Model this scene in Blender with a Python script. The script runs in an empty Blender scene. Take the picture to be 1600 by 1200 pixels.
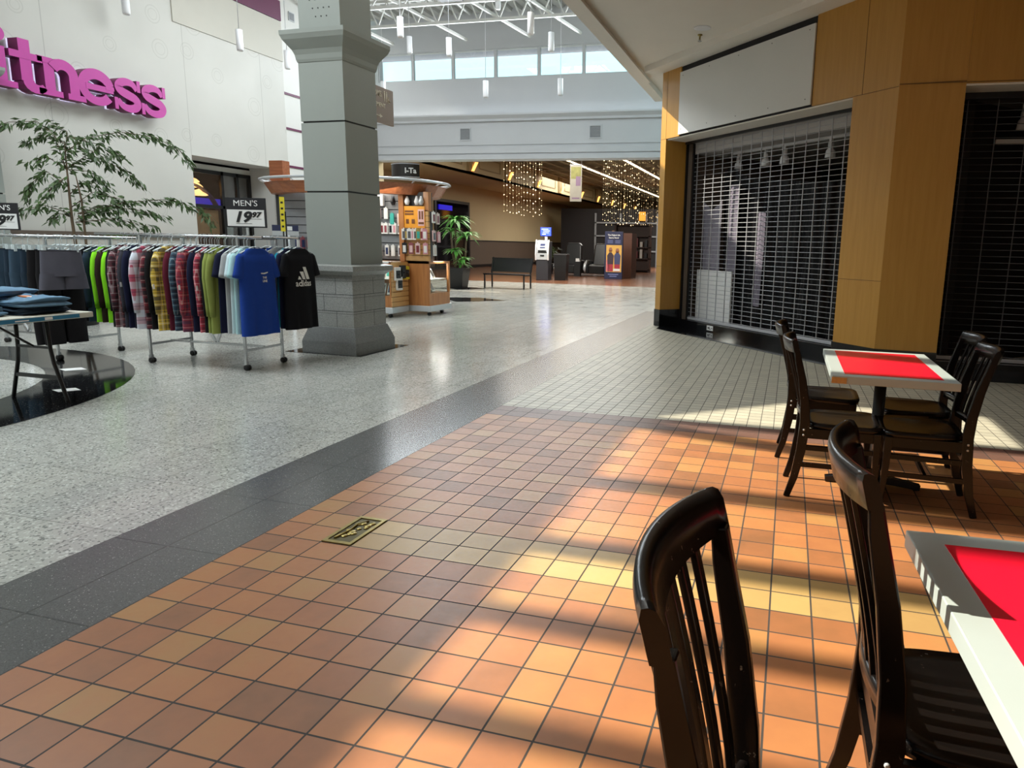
import bpy, math, random
from mathutils import Vector, Matrix
R = math.radians
random.seed(7)
SC = bpy.context.scene
COL = SC.collection
T = 0.158                                   # floor tile pitch in metres

# ------------------------------------------------------------------ helpers
def lin(h):
    c = [int(h[i:i+2], 16)/255 for i in (0, 2, 4)]
    return tuple((v/12.92 if v <= .04045 else ((v+.055)/1.055)**2.4) for v in c) + (1,)

class MB:
    """collects geometry of one mesh"""
    def __init__(s): s.v = []; s.f = []; s.m = []; s.sm = []
    def add(s, vs, fs, mi=0, smooth=False):
        o = len(s.v); s.v += [tuple(p) for p in vs]
        for f in fs: s.f.append(tuple(i+o for i in f)); s.m.append(mi); s.sm.append(smooth)
        return s
    def box(s, x0, x1, y0, y1, z0, z1, mi=0, M=None):
        vs = [(x, y, z) for z in (z0, z1) for y in (y0, y1) for x in (x0, x1)]
        if M: vs = [M @ Vector(p) for p in vs]
        return s.add(vs, [(0,2,3,1),(4,5,7,6),(0,1,5,4),(2,6,7,3),(0,4,6,2),(1,3,7,5)], mi)
    def bar(s, p, q, w, h=None, mi=0, up=(0,0,1)):
        p, q = Vector(p), Vector(q); h = h or w; d = (q-p).normalized(); u = Vector(up)
        if abs(d.dot(u)) > .98: u = Vector((1,0,0))
        a = d.cross(u).normalized()*w/2; b = a.cross(d).normalized()*h/2
        vs = [e+x*a+y*b for e in (p, q) for x, y in ((-1,-1),(1,-1),(1,1),(-1,1))]
        return s.add(vs, [(3,2,1,0),(4,5,6,7),(0,1,5,4),(1,2,6,5),(2,3,7,6),(3,0,4,7)], mi)
    def tube(s, path, r, n=8, mi=0, smooth=True, cap=True, up=None, asp=1):
        P = [Vector(p) for p in path]; rr = r if isinstance(r, (list, tuple)) else [r]*len(P)
        vs = []; fs = []; prev = None
        for i, p in enumerate(P):
            d = (P[min(i+1, len(P)-1)]-P[max(i-1, 0)])
            d = d.normalized() if d.length > 1e-9 else Vector((0,0,1))
            if prev is None:
                u = Vector(up) if up else (Vector((0,0,1)) if abs(d.z) < .9 else Vector((1,0,0)))
                a = d.cross(u).normalized()
            else: a = (prev - d*prev.dot(d)).normalized()
            prev = a; b = d.cross(a)
            for k in range(n):
                t = 2*math.pi*k/n
                vs.append(p+a*math.cos(t)*rr[i]+b*math.sin(t)*rr[i]*asp)
        for i in range(len(P)-1):
            for k in range(n):
                k2 = (k+1) % n
                fs.append((i*n+k, i*n+k2, (i+1)*n+k2, (i+1)*n+k))
        s.add(vs, fs, mi, smooth)
        if cap:
            o = len(s.v)-len(vs)
            s.f += [tuple(o+k for k in reversed(range(n))), tuple(o+(len(P)-1)*n+k for k in range(n))]
            s.m += [mi, mi]; s.sm += [False, False]
        return s
    def sweep(s, path, prof, a_dir, mi=0, smooth=False):
        """sweep a list of (w,h) rectangles along path; a_dir = fixed width axis"""
        P = [Vector(p) for p in path]; A = Vector(a_dir).normalized(); vs = []; fs = []
        for i, p in enumerate(P):
            d = (P[min(i+1, len(P)-1)]-P[max(i-1, 0)]).normalized(); b = A.cross(d).normalized()
            w, h = prof[i] if isinstance(prof, list) else prof
            for x, y in ((-1,-1),(1,-1),(1,1),(-1,1)): vs.append(p+A*x*w/2+b*y*h/2)
        for i in range(len(P)-1):
            for k in range(4):
                k2 = (k+1) % 4; fs.append((i*4+k, i*4+k2, i*4+4+k2, i*4+4+k))
        n = (len(P)-1)*4
        fs += [(3,2,1,0), (n, n+1, n+2, n+3)]
        return s.add(vs, fs, mi, smooth)
    def prism(s, poly, z0, z1, mi=0, M=None, poly1=None):
        n = len(poly); p1 = poly1 or poly
        vs = [(x, y, z0) for x, y in poly]+[(x, y, z1) for x, y in p1]
        if M: vs = [M @ Vector(p) for p in vs]
        fs = [tuple(reversed(range(n))), tuple(range(n, 2*n))]+[(i, (i+1) % n, n+(i+1) % n, n+i) for i in range(n)]
        return s.add(vs, fs, mi)
    def lathe(s, prof, c=(0,0,0), n=20, mi=0, smooth=True, M=None):
        vs = []; fs = []
        for r, z in prof:
            for k in range(n):
                t = 2*math.pi*k/n; vs.append(Vector((c[0]+r*math.cos(t), c[1]+r*math.sin(t), c[2]+z)))
        if M: vs = [M @ p for p in vs]
        m = len(prof)
        for i in range(m-1):
            for k in range(n):
                k2 = (k+1) % n; fs.append((i*n+k, i*n+k2, i*n+n+k2, i*n+n+k))
        s.add(vs, fs, mi, smooth)
        if prof[0][0] > 1e-4: o = len(s.v)-n*m; s.f.append(tuple(o+k for k in reversed(range(n)))); s.m.append(mi); s.sm.append(False)
        if prof[-1][0] > 1e-4: o = len(s.v)-n; s.f.append(tuple(o+k for k in range(n))); s.m.append(mi); s.sm.append(False)
        return s
    def quad(s, a, b, c, d, mi=0): return s.add([a, b, c, d], [(0,1,2,3)], mi)
    def grid(s, fn, nu, nv, mi=0, closed=False, smooth=True):
        vs = [fn(i, j) for j in range(nv) for i in range(nu)]; fs = []
        for j in range(nv-1):
            for i in range(nu if closed else nu-1):
                i2 = (i+1) % nu; fs.append((j*nu+i, j*nu+i2, j*nu+nu+i2, j*nu+nu+i))
        return s.add(vs, fs, mi, smooth)
    def xf(s, M): s.v = [tuple(M @ Vector(p)) for p in s.v]; return s
    def mesh(s, name):
        me = bpy.data.meshes.new(name); me.from_pydata(s.v, [], s.f)
        me.polygons.foreach_set('material_index', s.m); me.polygons.foreach_set('use_smooth', s.sm)
        me.update(); return me
    def build(s, name, mats, parent=None, bevel=0, loc=None, rot=None):
        me = s.mesh(name)
        for m in (mats if isinstance(mats, (list, tuple)) else [mats]): me.materials.append(m)
        o = bpy.data.objects.new(name, me); COL.objects.link(o)
        if parent: o.parent = parent
        if loc: o.location = loc
        if rot: o.rotation_euler = rot
        if bevel:
            b = o.modifiers.new('bevel', 'BEVEL'); b.width = bevel; b.segments = 2; b.limit_method = 'ANGLE'; b.angle_limit = R(40)
        return o

def tag(o, label, cat, group=None, kind=None):
    o['label'] = label; o['category'] = cat
    if group: o['group'] = group
    if kind: o['kind'] = kind
    return o
def thing(name, label, cat, loc=(0,0,0), rz=0, group=None):
    o = bpy.data.objects.new(name, None); COL.objects.link(o); o.location = loc; o.rotation_euler = (0,0,rz)
    o.empty_display_size = .1
    return tag(o, label, cat, group)
def struct(o, label=None):
    o['kind'] = 'structure'
    if label: o['label'] = label
    return o
def copy_tree(o, parent=None):
    c = o.copy(); COL.objects.link(c)
    if parent: c.parent = parent
    for ch in list(o.children): copy_tree(ch, c)
    return c

# ------------------------------------------------------------------ materials
class NT:
    def __init__(s, name):
        s.m = bpy.data.materials.new(name); s.m.use_nodes = True; s.t = s.m.node_tree
        s.b = s.t.nodes['Principled BSDF']; s.out = s.t.nodes['Material Output']
    def n(s, typ, **kw):
        x = s.t.nodes.new('ShaderNode'+typ)
        for k, v in kw.items(): setattr(x, k, v)
        return x
    def l(s, a, b): s.t.links.new(a, b)
    def inp(s, sock, v):
        if hasattr(v, 'is_output') or isinstance(v, bpy.types.NodeSocket): s.l(v, sock)
        else: sock.default_value = v
    def math(s, op, a, b=None, c=None, clamp=False):
        x = s.n('Math', operation=op, use_clamp=clamp); s.inp(x.inputs[0], a)
        if b is not None: s.inp(x.inputs[1], b)
        if c is not None: s.inp(x.inputs[2], c)
        return x.outputs[0]
    def mix(s, f, a, b, blend='MIX'):
        x = s.n('Mix', data_type='RGBA', blend_type=blend); s.inp(x.inputs[0], f); s.inp(x.inputs[6], a); s.inp(x.inputs[7], b)
        return x.outputs[2]
    def ramp(s, f, stops, interp='LINEAR'):
        x = s.n('ValToRGB'); x.color_ramp.interpolation = interp; e = x.color_ramp.elements
        while len(e) < len(stops): e.new(.5)
        for i, (p, c) in enumerate(stops): e[i].position = p; e[i].color = c if len(c) == 4 else (*c, 1)
        s.l(f, x.inputs[0]); return x.outputs[0]
    def coord(s, kind='Object'):
        return s.n('TexCoord').outputs[kind]
    def pos(s): return s.n('NewGeometry').outputs['Position']
    def sep(s, v):
        x = s.n('SeparateXYZ'); s.l(v, x.inputs[0]); return x.outputs
    def noise(s, v, scale, detail=2, rough=.5):
        x = s.n('TexNoise'); s.l(v, x.inputs['Vector']); x.inputs['Scale'].default_value = scale
        x.inputs['Detail'].default_value = detail; x.inputs['Roughness'].default_value = rough; return x
    def bump(s, h, strength=.3, dist=.01):
        x = s.n('Bump'); x.inputs['Strength'].default_value = strength; x.inputs['Distance'].default_value = dist
        s.l(h, x.inputs['Height']); s.l(x.outputs[0], s.b.inputs['Normal'])
    def set(s, **kw):
        for k, v in kw.items():
            nm = {'color': 'Base Color', 'rough': 'Roughness', 'metal': 'Metallic', 'spec': 'Specular IOR Level', 'trans': 'Transmission Weight',
                  'alpha': 'Alpha', 'emit': 'Emission Color', 'es': 'Emission Strength', 'coat': 'Coat Weight', 'sheen': 'Sheen Weight', 'ior': 'IOR'}[k]
            s.inp(s.b.inputs[nm], v)
        return s

def M(name, col, rough=.5, metal=0, var=.08, scale=6, bump=0, bscale=80, spec=.5, es=0, coat=0):
    """plain surface with a gentle procedural mottling"""
    t = NT(name); c = lin(col) if isinstance(col, str) else col
    v = t.coord('Object'); nz = t.noise(v, scale, 3)
    dk = tuple(x*(1-var) for x in c[:3])+(1,); lt = tuple(min(1, x*(1+var)) for x in c[:3])+(1,)
    t.set(color=t.mix(nz.outputs[0], dk, lt), rough=rough, metal=metal, spec=spec, coat=coat)
    if bump: t.bump(t.noise(v, bscale, 2).outputs[0], bump, .004)
    if es: t.set(emit=c, es=es)
    return t.m
def emis(name, col, s):
    t = NT(name); t.set(color=lin(col), emit=lin(col), es=s, rough=.6); return t.m

def tile_mat():
    """quarry tile floor, terrazzo, granite band - split by world position"""
    t = NT('quarry_tile'); P = t.sep(t.pos()); X, Y = P[0], P[1]
    def cell(sz, x=None, y=None):
        fx = t.math('DIVIDE', x or X, sz); fy = t.math('DIVIDE', y or Y, sz)
        ix, iy = t.math('FLOOR', fx), t.math('FLOOR', fy)
        cb = t.n('CombineXYZ'); t.l(ix, cb.inputs[0]); t.l(iy, cb.inputs[1])
        wn = t.n('TexWhiteNoise', noise_dimensions='3D'); t.l(cb.outputs[0], wn.inputs[0])
        ux, uy = t.math('FRACT', fx), t.math('FRACT', fy)
        ex = t.math('MINIMUM', ux, t.math('SUBTRACT', 1, ux)); ey = t.math('MINIMUM', uy, t.math('SUBTRACT', 1, uy))
        return ix, iy, wn.outputs['Value'], wn.outputs['Color'], t.math('MINIMUM', ex, ey)
    ix, iy, w, wc, e = cell(T)
    nz = t.noise(t.pos(), 7, 3, .6).outputs[0]
    val = t.math('ADD', t.math('MULTIPLY', w, .62), t.math('MULTIPLY', nz, .38))
    terra = t.ramp(val, [(.15, lin('825839')), (.4, lin('9c6540')), (.62, lin('a87044')), (.88, lin('a57c4a'))])
    beige = t.ramp(val, [(.2, lin('a08050')), (.8, lin('b8985f'))])
    isb = t.math('MULTIPLY', t.math('COMPARE', iy, 9.5, .6), t.math('GREATER_THAN', ix, 2.5))
    isb2 = t.math('GREATER_THAN', w, 2)
    col = t.mix(t.math('MAXIMUM', isb, isb2), terra, beige)
    brown = t.ramp(w, [(0, lin('5f463c')), (1, lin('75564a'))])
    far = t.math('GREATER_THAN', Y, 25*T)
    col = t.mix(far, col, brown)
    g1 = t.math('LESS_THAN', e, .022)
    col = t.mix(g1, col, lin('38322d'))
    # cream area
    ix2, iy2, w2, wc2, e2 = cell(T*2/3)
    cream = t.ramp(t.math('ADD', t.math('MULTIPLY', w2, .6), t.math('MULTIPLY', nz, .4)), [(.1, lin('a39f8f')), (.9, lin('bab5a2'))])
    g2 = t.math('LESS_THAN', e2, .03)
    cream = t.mix(g2, cream, lin('4f4a43'))
    isc = t.math('GREATER_THAN', Y, 27*T)
    col = t.mix(isc, col, cream)
    gm = t.math('MAXIMUM', t.math('MULTIPLY', g1, t.math('SUBTRACT', 1, isc)), t.math('MULTIPLY', g2, isc))
    t.set(color=col, spec=.45)
    rn = t.noise(t.pos(), 40, 2).outputs[0]
    t.set(rough=t.math('ADD', t.math('ADD', .3, t.math('MULTIPLY', rn, .16)), t.math('MULTIPLY', gm, .4)))
    h = t.math('SUBTRACT', t.math('MULTIPLY', t.noise(t.pos(), 25, 2).outputs[0], .25), gm)
    t.bump(h, .35, .003)
    return t.m

def terrazzo_mat():
    t = NT('terrazzo'); p = t.pos(); P = t.sep(p)
    S = .61
    fx = t.math('DIVIDE', t.math('ADD', P[0], .79), S); fy = t.math('DIVIDE', P[1], S)
    cb = t.n('CombineXYZ'); t.l(t.math('FLOOR', t.math('MULTIPLY', fx, 2)), cb.inputs[0]); t.l(t.math('FLOOR', fy), cb.inputs[1])
    wn = t.n('TexWhiteNoise', noise_dimensions='3D'); t.l(cb.outputs[0], wn.inputs[0])
    ux = t.math('FRACT', t.math('MULTIPLY', fx, 2)); uy = t.math('FRACT', fy)
    e = t.math('MINIMUM', t.math('MINIMUM', ux, t.math('SUBTRACT', 1, ux)), t.math('MULTIPLY', 2, t.math('MINIMUM', uy, t.math('SUBTRACT', 1, uy))))
    vo = t.n('TexVoronoi'); t.l(p, vo.inputs['Vector']); vo.inputs['Scale'].default_value = 95
    ch = t.sep(vo.outputs['Color'])[0]
    base = t.ramp(wn.outputs['Value'], [(0, lin('999a94')), (1, lin('a9a8a0'))])
    base = t.mix(t.math('MULTIPLY', t.noise(p, 120, 2).outputs[0], .5), base, lin('c9c9c2'))
    col = t.mix(t.math('LESS_THAN', ch, .12), base, lin('7a7b77'))
    col = t.mix(t.math('GREATER_THAN', ch, .9), col, lin('cacac4'))
    col = t.mix(t.math('MULTIPLY', t.math('LESS_THAN', e, .012), .55), col, lin('6c6c66'))
    t.set(color=col, rough=t.math('ADD', .1, t.math('MULTIPLY', t.noise(p, 3, 3).outputs[0], .16)), spec=.55)
    return t.m

def granite_mat(name, dark, light, rough=.16, scale=220, tiles=None, speck=.985):
    t = NT(name); p = t.pos()
    vo = t.n('TexVoronoi'); t.l(p, vo.inputs['Vector']); vo.inputs['Scale'].default_value = scale
    c = t.sep(vo.outputs['Color'])[0]
    big = t.noise(p, 2.5, 3).outputs[0]
    col = t.ramp(c, [(.0, lin(dark)), (.75, lin(light))])
    col = t.mix(t.math('MULTIPLY', big, .35), col, lin(dark))
    col = t.mix(t.math('GREATER_THAN', c, speck), col, lin('8d8d88'))
    if tiles:
        P = t.sep(p); e = None
        for i, sz, off in tiles:
            u = t.math('FRACT', t.math('DIVIDE', t.math('ADD', P[i], off), sz))
            d = t.math('MULTIPLY', t.math('MINIMUM', u, t.math('SUBTRACT', 1, u)), sz)
            e = d if e is None else t.math('MINIMUM', e, d)
        col = t.mix(t.math('MULTIPLY', t.math('LESS_THAN', e, .004), .6), col, lin('1c1c1c' if int(dark[:2], 16) < 0x70 else '4a4a48'))
    t.set(color=col, rough=rough, spec=.5)
    return t.m

def wall_paint_rings():
    """white plaster wall with faint ring stamps and panel seams"""
    t = NT('white_wall_rings'); P = t.sep(t.pos())
    cb = t.n('CombineXYZ'); t.l(P[1], cb.inputs[0]); t.l(P[2], cb.inputs[1])
    vo = t.n('TexVoronoi', voronoi_dimensions='2D'); t.l(cb.outputs[0], vo.inputs['Vector']); vo.inputs['Scale'].default_value = 1.35
    vo.inputs['Randomness'].default_value = .75
    d = vo.outputs['Distance']; cr = t.sep(vo.outputs['Color'])
    r0 = t.math('ADD', .15, t.math('MULTIPLY', cr[0], .12))
    ring = t.math('LESS_THAN', t.math('ABSOLUTE', t.math('SUBTRACT', d, r0)), .012)
    ring2 = t.math('LESS_THAN', t.math('ABSOLUTE', t.math('SUBTRACT', d, t.math('MULTIPLY', r0, .62))), .009)
    rm = t.math('MULTIPLY', t.math('MAXIMUM', ring, ring2), t.math('GREATER_THAN', cr[1], .35))
    nz = t.noise(t.pos(), 1.2, 4).outputs[0]
    col = t.mix(nz, lin('b8b6af'), lin('c5c3bc'))
    col = t.mix(t.math('MULTIPLY', rm, .28), col, lin('98958c'))
    se = None
    for y in (7.80, 10.5, 12.56):
        q = t.math('LESS_THAN', t.math('ABSOLUTE', t.math('SUBTRACT', P[1], y)), .008); se = q if se is None else t.math('MAXIMUM', se, q)
    col = t.mix(t.math('MULTIPLY', se, .35), col, lin('6e6b64'))
    t.set(color=col, rough=.55)
    return t.m

def plaid(name, base, stripes, per=.085, rough=.85):
    """woven plaid: stripes = list of (offset, width, colour, strength)"""
    t = NT(name); P = t.sep(t.coord('Object'))
    hx = t.math('DIVIDE', t.math('ADD', P[0], t.math('MULTIPLY', P[1], 1.6)), per); hz = t.math('DIVIDE', P[2], per)
    fx, fz = t.math('FRACT', hx), t.math('FRACT', hz)
    col = lin(base); first = True
    for off, w, c, st in stripes:
        mx = t.math('LESS_THAN', t.math('ABSOLUTE', t.math('SUBTRACT', fx, off)), w)
        mz = t.math('LESS_THAN', t.math('ABSOLUTE', t.math('SUBTRACT', fz, off)), w)
        f = t.math('MULTIPLY', t.math('ADD', mx, mz), st*.5+.0, clamp=True)
        col = t.mix(f, col, lin(c))
    t.set(color=col, rough=rough, sheen=.1)
    t.bump(t.noise(t.coord('Object'), 220, 2).outputs[0], .15, .003)
    return t.m
def cloth(name, col, var=.1, rough=.85): return M(name, col, rough, var=var, scale=14, bump=.15, bscale=260, spec=.2)

def wood_mat(name, a, b, rough=.4, axis=2, scale=1):
    t = NT(name); v = t.coord('Object')
    mp = t.n('Mapping'); t.l(v, mp.inputs['Vector'])
    sc = [9*scale]*3; sc[axis] = .6*scale; mp.inputs['Scale'].default_value = sc
    nz = t.noise(mp.outputs[0], 3, 4, .6)
    t.set(color=t.ramp(nz.outputs[0], [(.3, lin(a)), (.7, lin(b))]), rough=rough, coat=.1)
    return t.m

MT = dict(
    white=M('white_paint', 'cfcec9', .6, var=.03, scale=2), ltgray=M('light_grey_paint', 'b8babd', .6, var=.03, scale=2),
    ceil=M('soffit_paint', 'e2dcd2', .7, var=.04, scale=2), steel=M('white_steel', 'd0d0cc', .45, var=.03),
    deck=M('roof_deck', 'b4b4b0', .55, var=.05), yellow=wood_mat('yellow_panel', 'ab7b2e', 'b68638', .42, 2, .8),
    blackstone=granite_mat('black_stone', '0b0b0d', '131315', .08, 150, None, 2), black=M('black_metal', '141416', .35, 0, spec=.5),
    chrome=M('chrome', 'c9cbcd', .22, 1), alu=M('aluminium', 'b4b5b9', .38, .3), alushade=M('shaded_aluminium', '5d5e61', .4, .6), dkgray=M('dark_grey', '2e2e30', .5),  # the darker aluminium carries the right grille's shade in its colour
    gray=M('pillar_grey', '8b908a', .5, var=.03, scale=3), glassblack=M('dark_glass', '0c0b12', .06, 0, spec=.6),
    purple=M('maroon_stripe', '5a1840', .5), magenta=M('magenta_face', 'b52a90', .4), magside=M('magenta_shaded_return', '6e1a50', .5),  # letter sides: darker magenta, with their shade put into the colour
    tan=M('tan_wall', 'bdae8a', .7, var=.04, scale=1), dado=M('brown_dado', '5a4d42', .6, var=.06, scale=2),
    brownfloor=None, darkint=M('dark_interior', '1a1718', .8), wood=wood_mat('kiosk_wood', '9a6236', 'b97d48', .35),
    woodred=wood_mat('canopy_wood', '84492b', 'a7653b', .35, 0), slat=M('slatwall_maple', 'c79b62', .4, var=.06),
    slatgray=M('slatwall_grey', '7d8083', .5), plastic=M('clear_hanger', 'c8d2d4', .15, 0, spec=.7), pot=M('black_pot', '121214', .3),
    leaf=M('green_leaf', '5a9c42', .4, var=.35, scale=9), leafdk=M('ficus_leaf', '465c34', .45, var=.4, scale=20), bark=M('bark', '5a4a38', .8, var=.3, scale=30),
    red=M('red_laminate', 'd8112f', .25, var=.04, scale=3), whitelam=M('white_laminate', 'a5afad', .3, var=.03, scale=5),
    chip=M('bare_chipboard', 'b98a4e', .8, var=.2, scale=60), brass=M('brass', '9c8a50', .3, .8, var=.35, scale=40, bump=.3, bscale=60),
    card=M('white_card', 'dcdcda', .5, var=.02), cardblack=M('black_card', '17151a', .5), ink=M('black_ink', '101012', .5), yel=M('yellow_card', 'd8c62c', .5),
    sign=M('brown_sign', '8f7968', .5, var=.04), cream=M('cream_lettering', 'e3d9c4', .5), tablegray=M('table_plastic', 'b9b6a8', .5),
    blue=M('blue_sticker', '256c8e', .4), lamp=M('white_lamp_metal', 'dcdcde', .4, var=.02), teal=M('teal', '1f9c8f', .4),
    orange=M('orange_card', 'e59a2a', .5), pinkc=M('pink_card', 'd9b0ae', .5), silver=M('silver_plastic', 'c4c8cb', .3, .3),
    tire=M('caster_rubber', '161616', .6), navycard=M('navy_card', '222848', .45),
)
def wood_dark():
    t = NT('black_lacquered_wood'); v = t.coord('Object')
    nz = t.noise(v, 55, 4, .7).outputs[0]; n2 = t.noise(v, 9, 3, .6).outputs[0]
    scr = t.math('MULTIPLY', t.math('GREATER_THAN', nz, .66), t.math('GREATER_THAN', n2, .56))
    col = t.mix(n2, lin('0b0909'), lin('14100e')); col = t.mix(scr, col, lin('5c5046'))
    t.set(color=col, rough=t.math('ADD', .24, t.math('MULTIPLY', scr, .4)), spec=.28, coat=.0)
    t.bump(nz, .1, .002); return t.m
MT['chair'] = wood_dark()
MT['tile'] = tile_mat(); MT['terrazzo'] = terrazzo_mat()
MT['band'] = granite_mat('grey_granite_band', '474746', '5d5d5c', .22, 260, [(0, .31, .62), (1, .61, .05)])
MT['inlay'] = granite_mat('black_granite_inlay', '0e0f10', '1c1d1f', .07, 180)
MT['base_granite'] = granite_mat('pillar_granite', '757775', 'a9aaa5', .35, 240, [(2, .2, .1)])
MT['base_dark'] = granite_mat('plinth_granite', '5c5e5e', '858684', .35, 240)
MT['rings'] = wall_paint_rings()
MT['brownfloor'] = granite_mat('brown_floor_tile', '6b4632', '8b5d42', .2, 60, [(0, .3, 0), (1, .3, 0)])

# ------------------------------------------------------------------ camera
cam = bpy.data.cameras.new('camera'); camo = bpy.data.objects.new('camera', cam); COL.objects.link(camo)
yaw, pit, rol = R(-14.89), R(10.47), R(1.31)
fw = Vector((math.sin(yaw)*math.cos(pit), math.cos(yaw)*math.cos(pit), -math.sin(pit)))
rt = Vector((math.cos(yaw), -math.sin(yaw), 0)); up = rt.cross(fw)
r2 = rt*math.cos(rol)+up*math.sin(rol); u2 = up*math.cos(rol)-rt*math.sin(rol)
mw = Matrix((r2, u2, -fw)).transposed().to_4x4(); mw.translation = (14.89*T, -7.29*T, 8.85*T)
camo.matrix_world = mw
cam.sensor_width = 36; cam.sensor_fit = 'HORIZONTAL'; cam.lens = 1069*36/1600
cam.shift_x = (800-942)/1600; cam.shift_y = (581-600)/1600; cam.clip_start = .05; cam.clip_end = 200
SC.camera = camo

# storefront frame: s along the diagonal wall, d = depth behind its front face
L0 = Vector((.07, 10.96, 0)); DS = Vector((.684, -.7295, 0)).normalized(); DN = Vector((.7295, .684, 0)).normalized()
def SF(s, d, z): return L0+DS*s+DN*d+Vector((0, 0, z))
MS = Matrix((DS, DN, Vector((0,0,1)))).transposed().to_4x4(); MS.translation = L0     # local (s,d,z) -> world

# ================================================================== ROOM SHELL
def text_mesh(body, size, ext=.002, align='CENTER', shear=0, bold=0, sx=1):
    """lettering as a mesh in the local XZ plane facing -Y"""
    cu = bpy.data.curves.new('txt', 'FONT'); cu.body = body; cu.size = size; cu.extrude = ext; cu.align_x = align; cu.align_y = 'CENTER'
    cu.shear = shear; cu.offset = bold; cu.resolution_u = 3
    o = bpy.data.objects.new('txt', cu); COL.objects.link(o); bpy.context.view_layer.update()
    me = bpy.data.meshes.new_from_object(o.evaluated_get(bpy.context.evaluated_depsgraph_get()))
    bpy.data.objects.remove(o); bpy.data.curves.remove(cu)
    Mx = Matrix(((sx,0,0,0),(0,0,-1,0),(0,1,0,0),(0,0,0,1)))
    me.transform(Mx); return me
def text_obj(name, body, size, mat, parent, loc, rot=(0,0,0), **k):
    me = text_mesh(body, size, **k); me.name = name; me.materials.clear(); me.materials.append(mat)
    o = bpy.data.objects.new(name, me); COL.objects.link(o); o.parent = parent; o.location = loc; o.rotation_euler = rot
    return o

def glass_mat(name, tint=(1,1,1,1), refl=.03, fm=.4):
    t = NT(name); nt = t.t; nt.nodes.remove(t.b)
    tr = t.n('BsdfTransparent'); tr.inputs[0].default_value = tint; gl = t.n('BsdfGlossy'); gl.inputs['Roughness'].default_value = .02
    fr = t.n('LayerWeight'); fr.inputs[0].default_value = .35
    mx = t.n('MixShader'); f = t.math('ADD', t.math('MULTIPLY', fr.outputs['Fresnel'], fm), refl*.5, clamp=True)
    t.l(f, mx.inputs[0]); t.l(tr.outputs[0], mx.inputs[1]); t.l(gl.outputs[0], mx.inputs[2]); t.l(mx.outputs[0], t.out.inputs[0])
    return t.m
MT['glass'] = glass_mat('clear_glass'); MT['glasscase'] = glass_mat('showcase_glass', (.95,.98,.96,1), .02, .12)

# floor: terrazzo concourse, granite band, quarry tile food court, brown tile beyond
b = MB()
b.quad((-22,-6.2,0), (-.62,-6.2,0), (-.62,22.4,0), (-22,22.4,0), 0)
b.quad((-.62,13.6,0), (14,13.6,0), (14,22.4,0), (-.62,22.4,0), 0)
b.quad((-.62,-6.2,0), (0,-6.2,0), (0,13.6,0), (-.62,13.6,0), 1)
b.quad((0,-6.2,0), (14,-6.2,0), (14,13.6,0), (0,13.6,0), 2)
b.quad((-22,22.4,0), (14,22.4,0), (14,75,0), (-22,75,0), 3)
b.box(-22, 14, -6.2, 75, -.2, -.02, 4)
struct(b.build('floor', [MT['terrazzo'], MT['band'], MT['tile'], MT['brownfloor'], MT['dkgray']]))

# black floor inlays: ring under the left table, square round the pillar, two diamonds further back
b = MB(); n = 72; c = (-6.2, 2.0); vs = []
for k in range(n):
    a = 2*math.pi*k/n
    for r in (2.38, 3.12): vs.append((c[0]+r*math.cos(a), c[1]+r*math.sin(a)))
for k in range(n):
    k2 = (k+1) % n
    b.add([(*vs[2*k],.003), (*vs[2*k+1],.003), (*vs[2*k2+1],.003), (*vs[2*k2],.003)], [(0,1,2,3)])
struct(b.build('trim_1', MT['inlay']), 'curved black granite band inlaid in the terrazzo by the clothes racks')
for x, y, s, w in ((-4.79, 4.2, .1, 'farther'), (-3.88, 3.44, .09, 'nearer')):
    b = MB(); b.prism([(x-s*1.3, y-s*.5), (x+s*.2, y-s), (x+s*1.3, y+s*.4), (x-s*.2, y+s)], .003, .0045)
    tag(b.build('floor_sticker', MT['card']), 'white floor sticker on the curved black inlay, %s of the two' % w, 'sticker')
b = MB(); b.box(-3.68, -2.59, 6.0, 7.09, 0, .003); struct(b.build('trim_2', MT['inlay']), 'black granite square around the pillar foot')
b = MB()
for x, y, w, l in ((-5.28, 14.4, .95, .72), (-7.25, 18.15, .75, .6)):
    b.prism([(x-w, y+.25), (x+.05, y-l), (x+w, y+.2), (x, y+l)], 0, .003)
struct(b.build('trim_3', MT['inlay']), 'black diamond inlays in the terrazzo beside the kiosk')

# left wall with store opening
XW = -9.4
b = MB()
b.box(XW-.15, XW, -6.2, 10.5, 0, 7.6); b.box(XW-.15, XW, 12.93, 13.3, 0, 7.6); b.box(XW-.15, XW, 10.5, 12.93, 3.0, 7.6)
struct(b.build('wall_left', MT['rings']))
b = MB(); b.box(-10.25, XW-.15, 10.35, 10.5, 0, 3.1); b.box(-10.25, XW-.15, 12.93, 13.08, 0, 3.1); b.box(-10.25, XW-.15, 10.5, 12.93, 3.0, 3.1)
b.box(-10.3, -10.2, 10.4, 13.0, 2.84, 3.1); struct(b.build('trim_4', MT['white']), 'white reveal of the store entrance in the ringed wall')
b = MB(); b.box(XW, XW+.03, 11.2, 13.3, 6.32, 6.75); struct(b.build('trim_5', MT['purple']), 'maroon band along the top of the white wall')
b = MB(); b.box(XW, XW+.05, 6.2, 10.5, 1.36, 1.43); b.box(XW, XW+.04, 6.2, 10.5, .0, .12); struct(b.build('trim_6', MT['dado']), 'dark rail along the foot of the white wall')
b = MB(); b.box(XW, XW+.02, 10.3, 13.3, 5.44, 6.3); struct(b.build('trim_7', M('upper_wall_panel', 'b7b3a8', .6, var=.07, scale=1.5)), 'plain upper panel of the white wall')
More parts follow.
